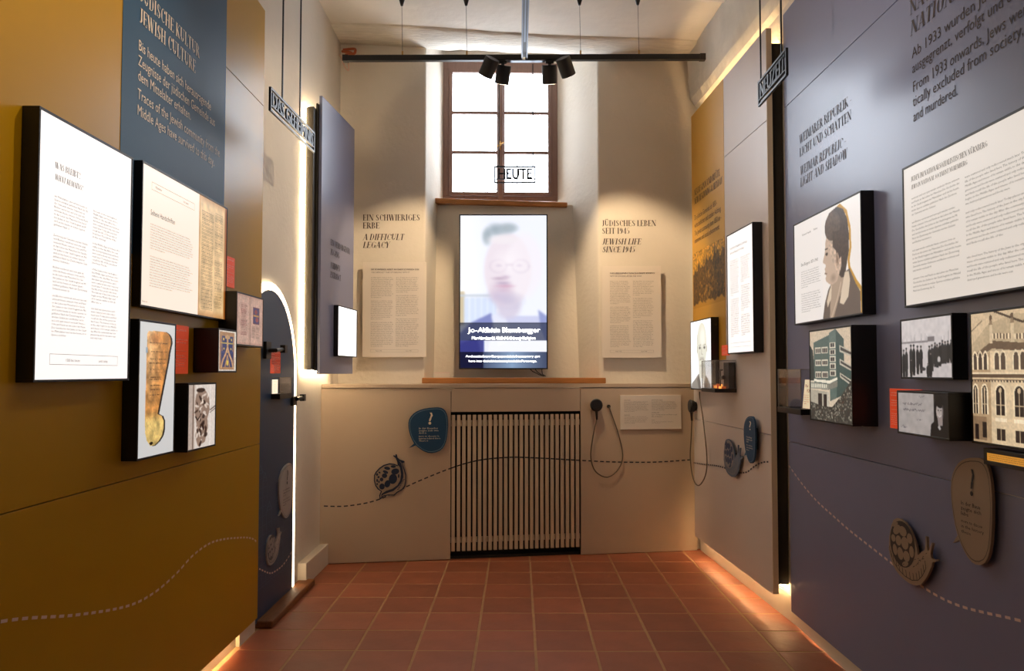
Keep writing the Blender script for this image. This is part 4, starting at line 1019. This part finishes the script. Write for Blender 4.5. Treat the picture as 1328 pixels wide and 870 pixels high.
# shoulders and jacket
cv.poly([(.0, .76), (.10, .71), (.30, .66), (.70, .66), (.92, .66), (1, .68), (1, 1), (0, 1)], (206, 210, 240)); cv.poly([(0, .78), (.14, .70), (.36, .64), (.38, .72), (.28, 1), (0, 1)], (134, 142, 200)); cv.poly([(1, .66), (.90, .62), (.93, .74), (1, .84)], (150, 160, 210)); cv.poly([(0, .84), (.20, .80), (.28, 1), (0, 1)], (60, 66, 140)); cv.poly([(.36, .66), (.50, .62), (.60, .80), (.44, .86)], (228, 232, 250))
# neck, head, ghost head
cv.ell(.56, .60, .17, .10, (214, 206, 226), .9, soft=.4); cv.ell(.55, .36, .29, .255, (236, 226, 236), 1, soft=.12); cv.ell(.74, .33, .24, .24, (244, 238, 246), .7, soft=.25); cv.ell(.48, .50, .17, .11, (222, 206, 222), .9, soft=.5); cv.ell(.56, .56, .22, .07, (196, 190, 216), .7, soft=.8)
cv.ell(.46, .10, .22, .06, (176, 188, 198), .75, rot=-.12, soft=.7); cv.ell(.31, .14, .07, .07, (166, 180, 190), .9, soft=.6); cv.ell(.40, .09, .12, .05, (150, 166, 178), .7, soft=.8); cv.ell(.56, .085, .14, .04, (166, 180, 190), .8, soft=.6); cv.ell(.50, .16, .22, .04, (240, 234, 240), .9, soft=.5)
for x in (.44, .70):
    for q in np.linspace(0, 2 * PI, 26): cv.ell(x + .095 * math.cos(q), .335 + .042 * math.sin(q), .018, .009, (196, 180, 204), .26, soft=.8)
cv.ell(.45, .33, .05, .012, (176, 160, 190), .5, soft=.8); cv.ell(.68, .33, .05, .012, (190, 172, 200), .4, soft=.8); cv.line([(.53, .325), (.61, .325)], .014, (206, 192, 210)); cv.ell(.45, .415, .12, .012, (156, 126, 156), .6, soft=.95); cv.ell(.53, .405, .07, .014, (190, 170, 196), .6, soft=.8)
cv.ell(.52, .465, .15, .013, (200, 146, 176), .7, soft=.9); cv.ell(.50, .445, .11, .010, (160, 140, 176), .6, soft=.8); cv.ell(.50, .49, .10, .02, (206, 182, 206), .6, soft=.8)
cv.ell(.55, .30, .20, .10, (250, 244, 250), .55, soft=.8); cv.ell(.42, .53, .16, .05, (196, 186, 214), .5, soft=.9); cv.blur(9)
cv.rect(0, .705, 1, .82, (28, 34, 54), .62); cv.rect(0, .822, 1, .892, (255, 255, 255), 0.0)
cv.rect(.28, .82, 1, .892, (250, 252, 255), .85); cv.rect(0, .82, .27, .892, (56, 58, 130), .8); cv.blur(1)
cv.rect(0, .892, 1, 1, (14, 16, 40), .85); cv.put(((Y > .892) & (X > .27)) * np.clip(1 - abs(X - .6) * 1.8, 0, 1), (150, 180, 214), .85); cv.rect(0, .705, 1, .71, (40, 44, 60), .4)
print_obj('picture', cv, -W_ + .010, W_ - .010, .010, H_ - .010, -.0005, pm_scr, tv)
T = Text(-.0025)
T.line('Jo-Achim Hamburger', -.293, .307, .041, width=.600, res=2, bold=.0012); T.line('Martin Bronsberg', -.175, .307, .041, width=.40, res=2, bold=.0012)
T.line('Pfarrer der St. Sebald Gemeinde', -.265, .248, .025, width=.46, bold=.001); T.line('Vorstand IKG Nürnberg Religion', -.20, .248, .025, width=.47, bold=.001)
T.line('And somehow the generations cemetery get', -.315, .100, .017, width=.62, bold=.0008); T.line('sometimes one has to question it, because', -.27, .100, .017, width=.46, bold=.0008)
T.line('here into the old cemetery and the Parsonage.', -.290, .060, .017, width=.57, bold=.0008); T.line('and remember the traces that remain, but', -.15, .060, .017, width=.30, bold=.0008)
T.build('lettering', mat('screen_white', (1, 1, 1, 1), .4, emit=(1, 1, 1, 1), estr=1.1), tv)
cb = empty('screen_cables', (.14, 6.34, 1.415)); tag(cb, 'thin black cables hanging under the right end of the screen', 'cable')
for p in ([(-.05, -.0, .075), (-.02, -.02, .045), (.04, -.03, .015), (.075, -.03, .006)], [(-.01, 0, .08), (.02, -.02, .04), (.06, -.03, .012), (.08, -.03, .006)], [(.06, 0, .08), (.058, -.02, .05), (.062, -.03, .02), (.09, -.03, .006)]):
    m_ = MB(); c2 = [Vector(q) for q in p]; m_.tube(c2, .0035, 6); m_.build('cable', black_m, cb, smooth=True)
# leaflets on the oak ledge
lf = empty('leaflet_stack', (-.627, 6.20, 1.4085), 6); tag(lf, 'small stack of white leaflets on the left end of the oak shelf board', 'leaflets')
for k in range(6): B(-.066, .066, -.04, .04, .0075 * k, .0075 * k + .0065).build('leaflet', panel_w if k < 5 else mat('leaflet_pink', srgb(226, 206, 200), .6), lf)

# ------------------------------------------------------------------ listening handsets
def handset(pl, u, z, cordpts, label, neck=True):
    o = pl.thing('listening_receiver', u, z); tag(o, label, 'ear receiver')
    m_ = MB(); m_.tube([(0, -.001, 0), (0, -.018, 0)], .035, 24); m_.build('holder', black_m, o, smooth=False, bevel=.003)
    m_ = MB(); m_.tube([(0, -.018, 0), (0, -.05, 0), (0, -.058, 0)], .05, 28, radii=[.044, .052, .044]); m_.build('ear_pad', black_m, o, bevel=.002)
    m_ = MB(); m_.tube([(0, -.040, -.035), (.003, -.040, -.07), (.005, -.038, -.115)], .010, 10, radii=[.014, .010, .008]); m_.build('cord_neck', black_m, o, smooth=True)
    m_ = MB(); m_.tube(cordpts, .0048, 8); m_.build('cord', cord_m, o, smooth=True)
    return o
def bez(P, n=40):
    out = []
    Q = [P[0]] + P + [P[-1]]
    for i in range(1, len(Q) - 2):
        for k in range(n // (len(P) - 1)):
            t = k / (n // (len(P) - 1)); out.append(tuple(.5 * (2 * Q[i][j] + (Q[i + 1][j] - Q[i - 1][j]) * t + (2 * Q[i - 1][j] - 5 * Q[i][j] + 4 * Q[i + 1][j] - Q[i + 2][j]) * t * t + (3 * Q[i][j] - Q[i - 1][j] - 3 * Q[i + 1][j] + Q[i + 2][j]) * t ** 3) for j in range(3)))
    out.append(P[-1]); return out
o = handset(CAB, 1.151, 1.190, bez([(.005, -.038, -.11), (-.03, -.03, -.28), (-.040, -.02, -.42), (.0, -.02, -.53), (.096, -.02, -.575), (.19, -.02, -.51), (.222, -.02, -.40), (.19, -.02, -.24), (.135, -.02, -.08), (.112, -.012, -.012)]), 'black round ear receiver with looped cord on the cabinet, right of the slats')
m_ = MB(); m_.tube([(.112, -.001, -.012), (.112, -.014, -.012)], .014, 16); m_.build('socket', black_m, o)
o = handset(FAR, -1.60, 1.185, bez([(.005, -.038, -.11), (-.05, -.03, -.26), (-.08, -.03, -.42), (.0, -.03, -.57), (.15, -.03, -.60), (.32, -.03, -.50), (.36, -.03, -.36), (.28, -.03, -.10), (.20, -.03, .06), (.19, -.03, .12)]), 'black round ear receiver with looped cord below the bald man portrait')

# ------------------------------------------------------------------ glass cases
def case(pl, u0, u1, z0, zb, z1, d, label):
    o = pl.thing('display_case', (u0 + u1) / 2, z0); tag(o, label, 'display case')
    w_ = (u1 - u0) / 2; b = zb - z0; h = z1 - z0
    B(-w_, w_, -d, -.002, 0, b).build('base', black_m, o, bevel=.0015)
    e = .0025
    for nm, q in (('pane', (-w_ + .004, w_ - .004, -d + .004, -d + .004 + e, b, h)), ('pane', (-w_ + .004, -w_ + .004 + e, -d + .008, -.003, b, h)), ('pane', (w_ - .004 - e, w_ - .004, -d + .008, -.003, b, h)), ('pane', (-w_ + .004, w_ - .004, -d + .004, -.003, h, h + e))):
        B(*q).build(nm, glass_m, o)
    mb = MB(); s_ = .003
    edge = mat('glass_edge', srgb(150, 146, 136), .2, spec=.8)
    for x in (-w_ + .003, w_ - .006): mb.box(x, x + s_, -d + .003, -d + .003 + s_, b, h)
    mb.box(-w_ + .003, w_ - .003, -d + .003, -d + .003 + s_, h, h + s_)
    for x in (-w_ + .003, w_ - .006): mb.box(x, x + s_, -d + .006, -.003, h, h + s_)
    mb.build('glass_edges', edge, o)
    return o
case(NEAR, .165, .50, 1.232, 1.262, 1.465, .122, 'clear glass display case on a black ledge at the end of the slate wall')
cs = NEAR.thing('info_card', .42, 1.263, .06); tag(cs, 'lit tapering paper card standing inside the slate wall glass case', 'card')
mb = MB(); mb.prism([(-.045, 0), (.075, 0), (.06, .15), (-.005, .15)], -.004, 0); mb.build('card', mat('lit_card', (.8, .7, .55, 1), .6, emit=(1, .78, .5, 1), estr=.55), cs)
T = Text(-.0052); T.line('Plan', .0, .11, .016, slant=.3); T.line('1928', .01, .085, .016, slant=.3); T.body(LOREM_DE, -.02, .05, .075, .02, 5, seed=3); T.build('lettering', ink_brown, cs)
case(FAR, -.965, -.660, 1.317, 1.342, 1.530, .149, 'small glass display case on a black ledge under the bald man portrait')
am = FAR.thing('amber_fragments', -.80, 1.3425, .075); tag(am, 'small glowing amber fragments lying in the far right glass case', 'fragments')
r2 = random.Random(3)
for k in range(8):
    m_ = MB(); x = -.10 + .025 * k; s_ = r2.uniform(.010, .017); yy = r2.uniform(-.02, .02)
    top = r2.uniform(.015, .04) if k < 5 else .014
    m_.prismz([(x - s_, yy - s_ * .8), (x + s_ * .8, yy - s_), (x + s_, yy + s_ * .7), (x, yy + s_)], 0, top)
    m_.build('fragment', emb if k in (1, 2, 3, 6) else mat('burnt_amber', (.35, .08, .03, 1), .4, emit=(1, .2, .05, 1), estr=.25), am)
ob = FAR.thing('dark_instrument', -.765, 1.3425, .05); tag(ob, 'dark metal apparatus standing upright in the far right glass case', 'apparatus')
m_ = MB(); m_.box(-.012, .09, .0, .045, 0, .175); m_.build('back_plate', black_m, ob)
m_ = MB(); m_.tube([(-.02, -.02, 0), (-.02, -.02, .13)], .004); m_.tube([(-.05, -.02, .115), (.02, -.02, .125)], .005); m_.tube([(.0, -.02, .07), (.05, -.02, .075)], .014, 12); m_.build('arm', mat('worn_metal', (.12, .10, .08, 1), .4, metal=.7), ob)
case(DOOR, .228, .465, 1.290, 1.322, 1.418, .060, 'tiny lit glass display case on a black ledge on the blue door')
lc = DOOR.thing('case_contents', .30, 1.3225, .012); tag(lc, 'small lit cream booklet inside the tiny glass case on the door', 'booklet')
B(-.055, .035, .0, .006, 0, .085).build('booklet', mat('lit_booklet', (.8, .7, .5, 1), .6, emit=(1, .82, .6, 1), estr=1.1), lc)
T = Text(-.0012); T.body(LOREM_DE, -.045, .03, .08, .01, 7, seed=3); T.build('lettering', ink_brown, lc)
m_ = MB(); m_.tube([(-.0, -.03, .006), (.03, -.032, .006)], .008, 10); m_.build('clasp', black_m, lc, smooth=True)

# ------------------------------------------------------------------ speech bubbles and snails (cut-out plates)
BUB = [(430, 132), (480, 131), (520, 137), (553, 155), (575, 178), (594, 215), (605, 262), (611, 320), (613, 380), (608, 450), (600, 520), (588, 585), (568, 640), (542, 682), (508, 712), (455, 734), (400, 742), (350, 737), (300, 718), (260, 693), (222, 662), (195, 636), (150, 655), (108, 668), (140, 640), (172, 612), (145, 560), (122, 505), (105, 440), (98, 390), (97, 340), (106, 290), (128, 250), (160, 215), (200, 186), (250, 163), (300, 148), (365, 137)]
BX0, BX1, BZ0, BZ1 = 97., 613., 742., 131.
def bubble(pl, u0, u1, z0, z1, label, m, ink, rim, punct, off=.022, tailflip=False):
    o = pl.thing('speech_bubble_plate', (u0 + u1) / 2, z0); tag(o, label, 'speech bubble')
    w_ = u1 - u0; h = z1 - z0
    P = [((x - BX0) / (BX1 - BX0) * w_ - w_ / 2, (BZ0 - y) / (BZ0 - BZ1) * h) for x, y in BUB]
    P = P[::-1]
    mb = MB(); mb.prism(P, -off - .010, -off); mb.build('plate', m, o)
    mb = MB(); mb.box(-w_ * .2, w_ * .2, -off, -.0005, h * .3, h * .75); mb.build('spacer', black_m, o)
    # rim line
    body = [p for i, p in enumerate(P)]
    cx, cz = 0.02 * w_, h * .5
    T = Text(-off - .0115)
    idx = [i for i, (x, y) in enumerate(BUB) if not (x < 180 and y > 600)]
    R = [((BUB[i][0] - BX0) / (BX1 - BX0) * w_ - w_ / 2, (BZ0 - BUB[i][1]) / (BZ0 - BZ1) * h) for i in idx]
    def sc(p, k): return (cx + (p[0] - cx) * k, cz + (p[1] - cz) * k)
    for a, b_ in zip(R, R[1:] + R[:1]):
        q = [sc(a, .945), sc(b_, .945), sc(b_, .925), sc(a, .925)]
        T._add(np.array([(p[0], T.y, p[1]) for p in q]), [(0, 1, 2, 3)])
    T.build('rim_line', rim, o)
    T = Text(-off - .0120)
    k = w_ / .30
    if punct == '!':
        pts = [(0.018, .885), (.026, .83), (.016, .76), (.010, .70)]
        for (x0, z0_), (x1, z1_) in zip(pts[:-1], pts[1:]): T._add(np.array([(x0 * k - .008 * k, T.y, z0_ * h), (x0 * k + .008 * k, T.y, z0_ * h), (x1 * k + .006 * k, T.y, z1_ * h), (x1 * k - .006 * k, T.y, z1_ * h)]), [(0, 1, 2, 3)])
        T._add(np.array([(.011 * k + .011 * k * math.cos(q), T.y, .655 * h + .011 * k * math.sin(q)) for q in np.linspace(0, 2 * PI, 11)[:-1]]), [tuple(range(10))])
    else:
        T.line('?', -.005, .70 * h, .19 * h, width=.05)
    tx = -w_ * .24
    T.body('In der Bauarbeiten zeigte sich wie lebendig doch alles noch ist', tx, w_ * .31, h * .565, h * .415, 3, seed=2, fill=.72)
    T.body('There is much more to discover in the history behind these walls', tx, w_ * .33, h * .395, h * .245, 3, seed=4, fill=.62)
    T.build('lettering', ink, o)
    return o
bubble(CAB, -.334, -.028, .829, 1.181, 'blue speech bubble plate with exclamation mark on the cabinet', blue_plate, cream_ink, mat('rim_blue', srgb(120, 146, 166), .5), '!')
bubble(DOOR, .372, .655, .527, .867, 'pale grey speech bubble plate with exclamation mark on the blue door', pale_plate, ink_m, mat('rim_grey', srgb(110, 112, 116), .5), '!', off=.007)
bubble(FAR, -.435, -.235, .889, 1.181, 'blue speech bubble plate with question mark on the cream wall', blue_plate, cream_ink, MC['rim_blue'], '?', off=.028)
bubble(NEAR, 1.640, 1.872, .795, 1.160, 'taupe speech bubble plate with exclamation mark on the slate wall', taupe_m, ink_m, mat('rim_taupe', srgb(90, 78, 66), .5), '!', off=.016)

SN = [(0, .50), (.03, .36), (.08, .26), (.17, .17), (.28, .105), (.42, .05), (.56, .012), (.72, 0), (.88, .03), (1.01, .105), (1.10, .18), (1.17, .25), (1.215, .30), (1.25, .335), (1.265, .375), (1.30, .40), (1.36, .41), (1.42, .42), (1.42, .445), (1.36, .44), (1.30, .435), (1.262, .45), (1.25, .50), (1.275, .56), (1.32, .63), (1.34, .66), (1.315, .675), (1.255, .60), (1.22, .555), (1.185, .545), (1.175, .58), (1.185, .66), (1.195, .75), (1.165, .76), (1.145, .67), (1.125, .59), (1.085, .545), (1.00, .52), (.92, .47), (.885, .47),
      (.875, .56), (.84, .67), (.78, .775), (.70, .87), (.60, .945), (.48, .99), (.36, 1.0), (.25, .97), (.17, .89), (.11, .79), (.06, .70), (.035, .60)]
def snail(pl, u, z, size, rot, label, body_m, line_m, cell_m, off=.016, sx=1.0):
    o = pl.thing('snail_plate', u, z); tag(o, label, 'snail cut-out')
    c, s_ = math.cos(D2R(rot)), math.sin(D2R(rot))
    def X(p): x, y = (p[0] - .70) * size * sx, (p[1] - .45) * size; return (x * c - y * s_, x * s_ + y * c)
    mb = MB(); mb.prism([X(p) for p in SN], -off - .009, -off); mb.build('plate', body_m, o)
    mb = MB(); q = [X(p) for p in ((.4, .35), (.8, .35), (.8, .6), (.4, .6))]; mb.prism(q, -off, -.0005); mb.build('spacer', black_m, o)
    T = Text(-off - .0100)
    def poly(pts): T._add(np.array([(a[0], T.y, a[1]) for a in [X(p) for p in pts]]), [tuple(range(len(pts)))])
    # shell ground
    sh = [(.46 + .38 * math.cos(t), .60 + .36 * math.sin(t)) for t in np.linspace(0, 2 * PI, 28)[:-1]]
    poly(sh); T.build('shell_print', line_m, o)
    T = Text(-off - .0108)
    cells = [(.34, .82, .13, .07, 20), (.52, .80, .12, .08, -10), (.20, .68, .07, .06, 0), (.36, .65, .09, .08, 10), (.55, .62, .11, .10, 0), (.71, .70, .08, .08, -20), (.22, .50, .07, .09, 10), (.38, .45, .09, .10, 10), (.56, .42, .10, .085, 0), (.73, .50, .07, .09, -10), (.30, .90, .10, .03, 15), (.50, .30, .10, .04, 10)]
    for cx, cy, rx_, ry_, an in cells:
        a = D2R(an); poly([(cx + rx_ * math.cos(t) * math.cos(a) - ry_ * math.sin(t) * math.sin(a), cy + rx_ * math.cos(t) * math.sin(a) + ry_ * math.sin(t) * math.cos(a)) for t in np.linspace(0, 2 * PI, 13)[:-1]])
    T.build('shell_cells', cell_m, o)
    T = Text(-off - .0112)
    # foot shading and ribs
    if cell_m == navy_m:
        poly([(.05, .40), (.20, .24), (.40, .20), (.62, .19), (.85, .30), (1.02, .46), (1.14, .60), (1.2, .48), (1.10, .30), (.95, .15), (.72, .09), (.45, .10), (.20, .20), (.07, .32)])
    inner = [(.06, .44), (.14, .30), (.28, .19), (.46, .11), (.66, .07), (.84, .09), (.98, .17), (1.10, .29)]
    for (a, b_) in zip(inner[:-1], inner[1:]):
        dx, dy = b_[0] - a[0], b_[1] - a[1]; l = math.hypot(dx, dy); nx, ny = -dy / l * .006, dx / l * .006
        poly([(a[0] - nx, a[1] - ny), (b_[0] - nx, b_[1] - ny), (b_[0] + nx, b_[1] + ny), (a[0] + nx, a[1] + ny)])
    for k in range(14):
        t = k / 13 * (len(inner) - 1); i = min(int(t), len(inner) - 2); f_ = t - i; x = inner[i][0] + (inner[i + 1][0] - inner[i][0]) * f_; y = inner[i][1] + (inner[i + 1][1] - inner[i][1]) * f_
        poly([(x - .008, y), (x + .008, y), (x + .0, y + .11), (x - .014, y + .11)])
    for k in range(26):
        x = .25 + .9 * R3.random(); y = .24 + .10 * R3.random() + max(0, x - .7) * .45
        poly([(x, y), (x + .03, y + .01), (x + .03, y + .02), (x, y + .012)])
    T.build('foot_ribs', line_m if cell_m != navy_m else mat('pale_line', srgb(150, 132, 116), .6) if False else line_m, o)
    return o
R3 = random.Random(9)
snail_blue = mat('snail_pale_blue', srgb(136, 134, 136), .55)
cs_ = CAB.thing('snail_plate', -.478, .482); tag(cs_, 'blue snail cut-out climbing the dashed line on the cabinet', 'snail cut-out')
def CX_(p): return (-.592 + (p[0] - 150) * .000612 + .478, (740 - p[1]) * .000612)
SO = [(220, 742), (216, 690), (235, 642), (195, 615), (166, 572), (150, 512), (150, 440), (170, 400), (215, 350), (270, 314), (340, 296), (400, 304), (442, 322), (436, 280), (418, 232), (386, 206), (392, 194), (412, 206), (414, 186), (430, 184), (440, 226), (468, 252), (526, 272), (528, 286), (498, 296), (512, 332), (532, 382), (549, 440), (549, 520), (536, 588), (500, 632), (442, 664), (400, 700), (330, 694), (270, 706), (240, 736)]
MB().prism([CX_(p) for p in SO], -.012, -.003).build('plate', navy_m, cs_)
def inset(P, d):
    n = len(P); out = []
    for i in range(n):
        a, b_, c = P[i - 1], P[i], P[(i + 1) % n]; t = (c[0] - a[0], c[1] - a[1]); l = math.hypot(*t) + 1e-6; out.append((b_[0] - t[1] / l * d, b_[1] + t[0] / l * d))
    return out
pale_l = mat('snail_pale_line', srgb(156, 138, 120), .55)
def layer(name, polys, y, m):
    T = Text(y)
    for P in polys: T._add(np.array([(a[0], y, a[1]) for a in [CX_(p) for p in P]]), [tuple(range(len(P)))])
    T.build(name, m, cs_)
def el(cx, cy, rx_, ry_, an=0, n=14):
    a = D2R(an); return [(cx + rx_ * math.cos(t) * math.cos(a) - ry_ * math.sin(t) * math.sin(a), cy + rx_ * math.cos(t) * math.sin(a) + ry_ * math.sin(t) * math.cos(a)) for t in np.linspace(0, 2 * PI, n + 1)[:-1]]
body_o = [(228, 722), (230, 690), (250, 640), (210, 608), (178, 565), (163, 508), (163, 445), (182, 408), (225, 362), (275, 328), (340, 310), (398, 317), (440, 335), (462, 300), (450, 262), (470, 268), (492, 300), (502, 340), (520, 390), (536, 445), (536, 518), (524, 580), (492, 620), (436, 650), (394, 686), (330, 682), (268, 692)]
layer('pale_body_print', [body_o], -.0128, pale_l)
layer('foot_print', [[(238, 712), (246, 672), (300, 638), (380, 612), (440, 570), (474, 510), (484, 430), (470, 350), (448, 320), (440, 270), (462, 262), (486, 300), (500, 350), (512, 410), (514, 470), (494, 530), (452, 588), (392, 640), (320, 662), (262, 684)]], -.0132, navy_m)
layer('shell_cells', [el(*c) for c in ((384, 490, 52, 64, 10), (412, 398, 50, 38, -10), (388, 336, 32, 17, 5), (312, 356, 38, 20, 12), (292, 402, 36, 18, 25), (280, 448, 33, 30, 0), (244, 494, 22, 24, 0), (316, 550, 36, 46, 15), (250, 582, 34, 38, 0), (188, 432, 13, 16, 0), (206, 464, 14, 13, 0), (190, 506, 11, 20, 0), (212, 522, 9, 16, 0), (190, 550, 10, 13, 0), (218, 408, 14, 10, 30), (455, 455, 10, 26, 0))], -.0134, navy_m)
layer('foot_ribs', [[(508 - k * 9, 500 + k * 15), (528 - k * 8, 494 + k * 15), (528 - k * 8, 500 + k * 15), (508 - k * 9, 507 + k * 15)] for k in range(9)], -.0135, navy_m)
snail(DOOR, .300, .400, .20, 25, 'pale grey snail cut-out low on the blue door', pale_plate, mat('snail_grey_line', srgb(92, 92, 98), .55), mat('snail_grey_cell', srgb(158, 153, 150), .55), off=.006)
snail(FAR, -.690, .872, .262, 12, 'blue snail cut-out on the dashed line of the cream wall', mat('snail_blue_edge', srgb(96, 110, 130), .55), mat('snail_line2', srgb(142, 136, 136), .55), mat('snail_blue_cell', srgb(44, 62, 98), .55), sx=1.0)
snail(NEAR, 1.360, .728, .255, 9, 'taupe snail cut-out on the dashed line of the slate wall', taupe_m, mat('snail_dark_line', srgb(44, 38, 36), .55), mat('snail_taupe_cell', srgb(146, 127, 106), .55))

# ------------------------------------------------------------------ ceiling tracks, lamps
tk = empty('cross_track', (.04, 5.30, 3.69)); tag(tk, 'long black cross track hanging below the ceiling in front of the window', 'lighting track')
B(-1.29, -.012, -.018, .018, -.022, .018).build('rail', track_m, tk, bevel=.002)
B(.012, 1.29, -.018, .018, -.022, .018).build('rail', track_m, tk, bevel=.002)
B(-.13, .15, -.019, .019, -.028, -.0225).build('joint_plate', track_al, tk)
for x in (-1.27, 1.27): B(x - .02, x + .02, -.02, .02, -.024, .020).build('end_cap', black_m, tk)
def hanger(x, zc):
    m_ = MB(); m_.tube([(x, 0, .018), (x, 0, .05)], .006); o = m_.build('wire_grip', brass_m, tk)
    m_ = MB(); m_.tube([(x, 0, .05), (x - .006, 0, zc - .08)], .0016, 6); m_.build('wire', steel_b, tk)
    m_ = MB(); m_.tube([(x - .006, 0, zc - .085), (x - .006, 0, zc - .02), (x - .006, 0, zc)], .02, 14, radii=[.009, .026, .028]); m_.build('ceiling_cone', black_m, tk, smooth=True)
for x in (-.865, -.405, .405, .82): hanger(x, .465)
lt = empty('lengthwise_track', (.045, 5.28, 3.69)); tag(lt, 'grey edged track running from the cross track towards the viewer', 'lighting track')
mb = MB(); mb.box(-.022, -.013, -5.2, .0, -.02, .02); mb.box(.013, .022, -5.2, .0, -.02, .02); mb.box(-.022, .022, -5.2, 0, .012, .02); mb.build('rail', track_al, lt)
B(-.012, .012, -5.2, -.001, -.004, .010).build('conductor', black_m, lt)
B(-.006, .006, -1.0, -.25, -.0065, -.0045).build('cover_strip', track_al, lt)
for y in (-1.4, -3.6): B(-.004, .004, y - .004, y + .004, .02, .47).build('rod', steel_b, lt)
def lamp(x, y, tgt, label, power, ang, col=(1.0, .74, .46), blend=.45, zd=3.598, L=.130, R=.052):
    o = empty('spotlight', (x, y, 3.668)); tag(o, label, 'spotlight')
    B(-.030, .030, (5.285 - y), (5.315 - y), -.016, -.001).build('adapter', track_m, o, bevel=.003); B(-.012, .012, min(0, 5.3 - y) - .008, max(0, 5.3 - y) + .008, -.03, -.0165).build('bracket_arm', track_m, o)
    d = (Vector(tgt) - Vector((x, y, zd))).normalized(); c0 = Vector((0, 0, zd - 3.668))
    m_ = MB(); m_.tube([c0 - d * L * .5, c0 + d * L * .5], R, 28); m_.build('lamp_head', lamp_m, o, bevel=.003)
    m_ = MB(); e = c0 + d * (L * .5 + .0006); m_.tube([e, e + d * .001], R * .8, 24); m_.build('lens', mat('lamp_lens', (.8, .8, .7, 1), .2, emit=(1, .8, .55, 1), estr=6), o)
    s_ = spot('spotlight_beam', Vector((x, y, zd)) + d * (L * .5 + .02), tgt, power, ang, blend, col, .03)
lamp(-.205, 5.24, (-1.12, 6.28, 1.95), 'leftmost black spotlight on the cross track, tilted left in front of the window', 115, 50, blend=.6)
lamp(-.110, 5.375, (-.45, 6.28, 1.5), 'black spotlight left of the window centre post, half hidden by its neighbour', 22, 60, blend=.8)
lamp(.225, 5.375, (.30, 6.28, 1.5), 'black spotlight right of the window centre post, beside its tilted neighbour', 22, 60, blend=.8)
lamp(.335, 5.24, (1.10, 6.28, 1.95), 'rightmost black spotlight on the cross track, tilted to the right', 125, 54, blend=.6)

# ------------------------------------------------------------------ hanging word signs
def sign(loc, rz, w_, h, txt, label, rods, font='line', zt=4.15):
    o = empty('hanging_sign', loc, rz); tag(o, label, 'sign')
    mb = MB(); t = .010
    for q in ((0, w_, 0, t), (0, w_, h - t, h), (0, w_, .028, .033), (0, t, t, h - t), (w_ - t, w_, t, h - t)): mb.box(q[0], q[1], -.006, .006, q[2], q[3])
    mb.build('frame', steel_b, o)
    T = Text(0); T.line(txt, .025, .034, h - .052, width=w_ - .05, bold=.003); T.build('lettering', steel_b, o, thick=.01)
    for x in rods: B(x - .0035, x + .0035, -.0035, .0035, h, zt - loc[2]).build('rod', steel_b, o)
sign((-1.25, 3.745, 2.768), 88.2, .735, .122, 'DAS GEHEIMNIS', 'black hanging frame sign reading DAS GEHEIMNIS by the gold wall', (.18, .47))
sign((1.258, 3.905, 2.835), -90.5, .425, .130, 'NEUZEIT', 'black hanging frame sign reading NEUZEIT by the slate wall', (.035, .35))
sign((-.172, 5.36, 2.803), 0, .298, .125, 'HEUTE', 'thin black hanging frame sign reading HEUTE before the window', (.035, .278), zt=3.668)

# copper pipe loops in the upper left corner
cp = empty('copper_pipes', (-1.44, 6.20, 4.12)); tag(cp, 'small bent copper pipes in the upper left corner under the ceiling', 'pipe')
m_ = MB(); m_.tube(bez([(-.04, .05, .03), (.04, 0, .0), (.06, -.01, -.03), (.03, -.01, -.06), (-.02, .0, -.05)]), .011, 10); m_.build('pipe', copper_m, cp, smooth=True)
m_ = MB(); m_.tube(bez([(-.03, .05, .045), (.07, 0, .03), (.085, -.02, 0.0), (.07, -.02, -.02), (.0, .0, -.02)]), .011, 10); m_.build('pipe', copper_m, cp, smooth=True)
m_ = MB(); m_.tube(bez([(-.06, .04, .0), (-.03, .0, -.06), (.0, -.02, -.13), (.03, -.02, -.16), (.03, -.02, -.10)]), .006, 8); m_.build('wire', mat('pink_wire', srgb(226, 190, 170), .5), cp, smooth=True)

bpy.data.objects.remove(_fo)
bpy.data.curves.remove(FONTOBJ)
for o in list(bpy.data.objects):
    for k in ('w', 'h'):
        if k in o.keys(): del o[k]

GRP = {'light box': 'backlit boxes on the display walls', 'caption plate': 'coral red caption plates', 'text board': 'white text boards beside the screen', 'ear receiver': 'ear receivers with looped cords', 'display case': 'small glass display cases', 'speech bubble': 'speech bubble plates', 'snail cut-out': 'snail plates along the dashed line', 'lighting track': 'ceiling lighting tracks', 'spotlight': 'spotlights on the cross track', 'sign': 'black hanging word signs', 'display wall': 'coloured exhibition walls'}
for o in bpy.data.objects:
    if o.parent is None and o.get('category') in GRP: o['group'] = GRP[o['category']]
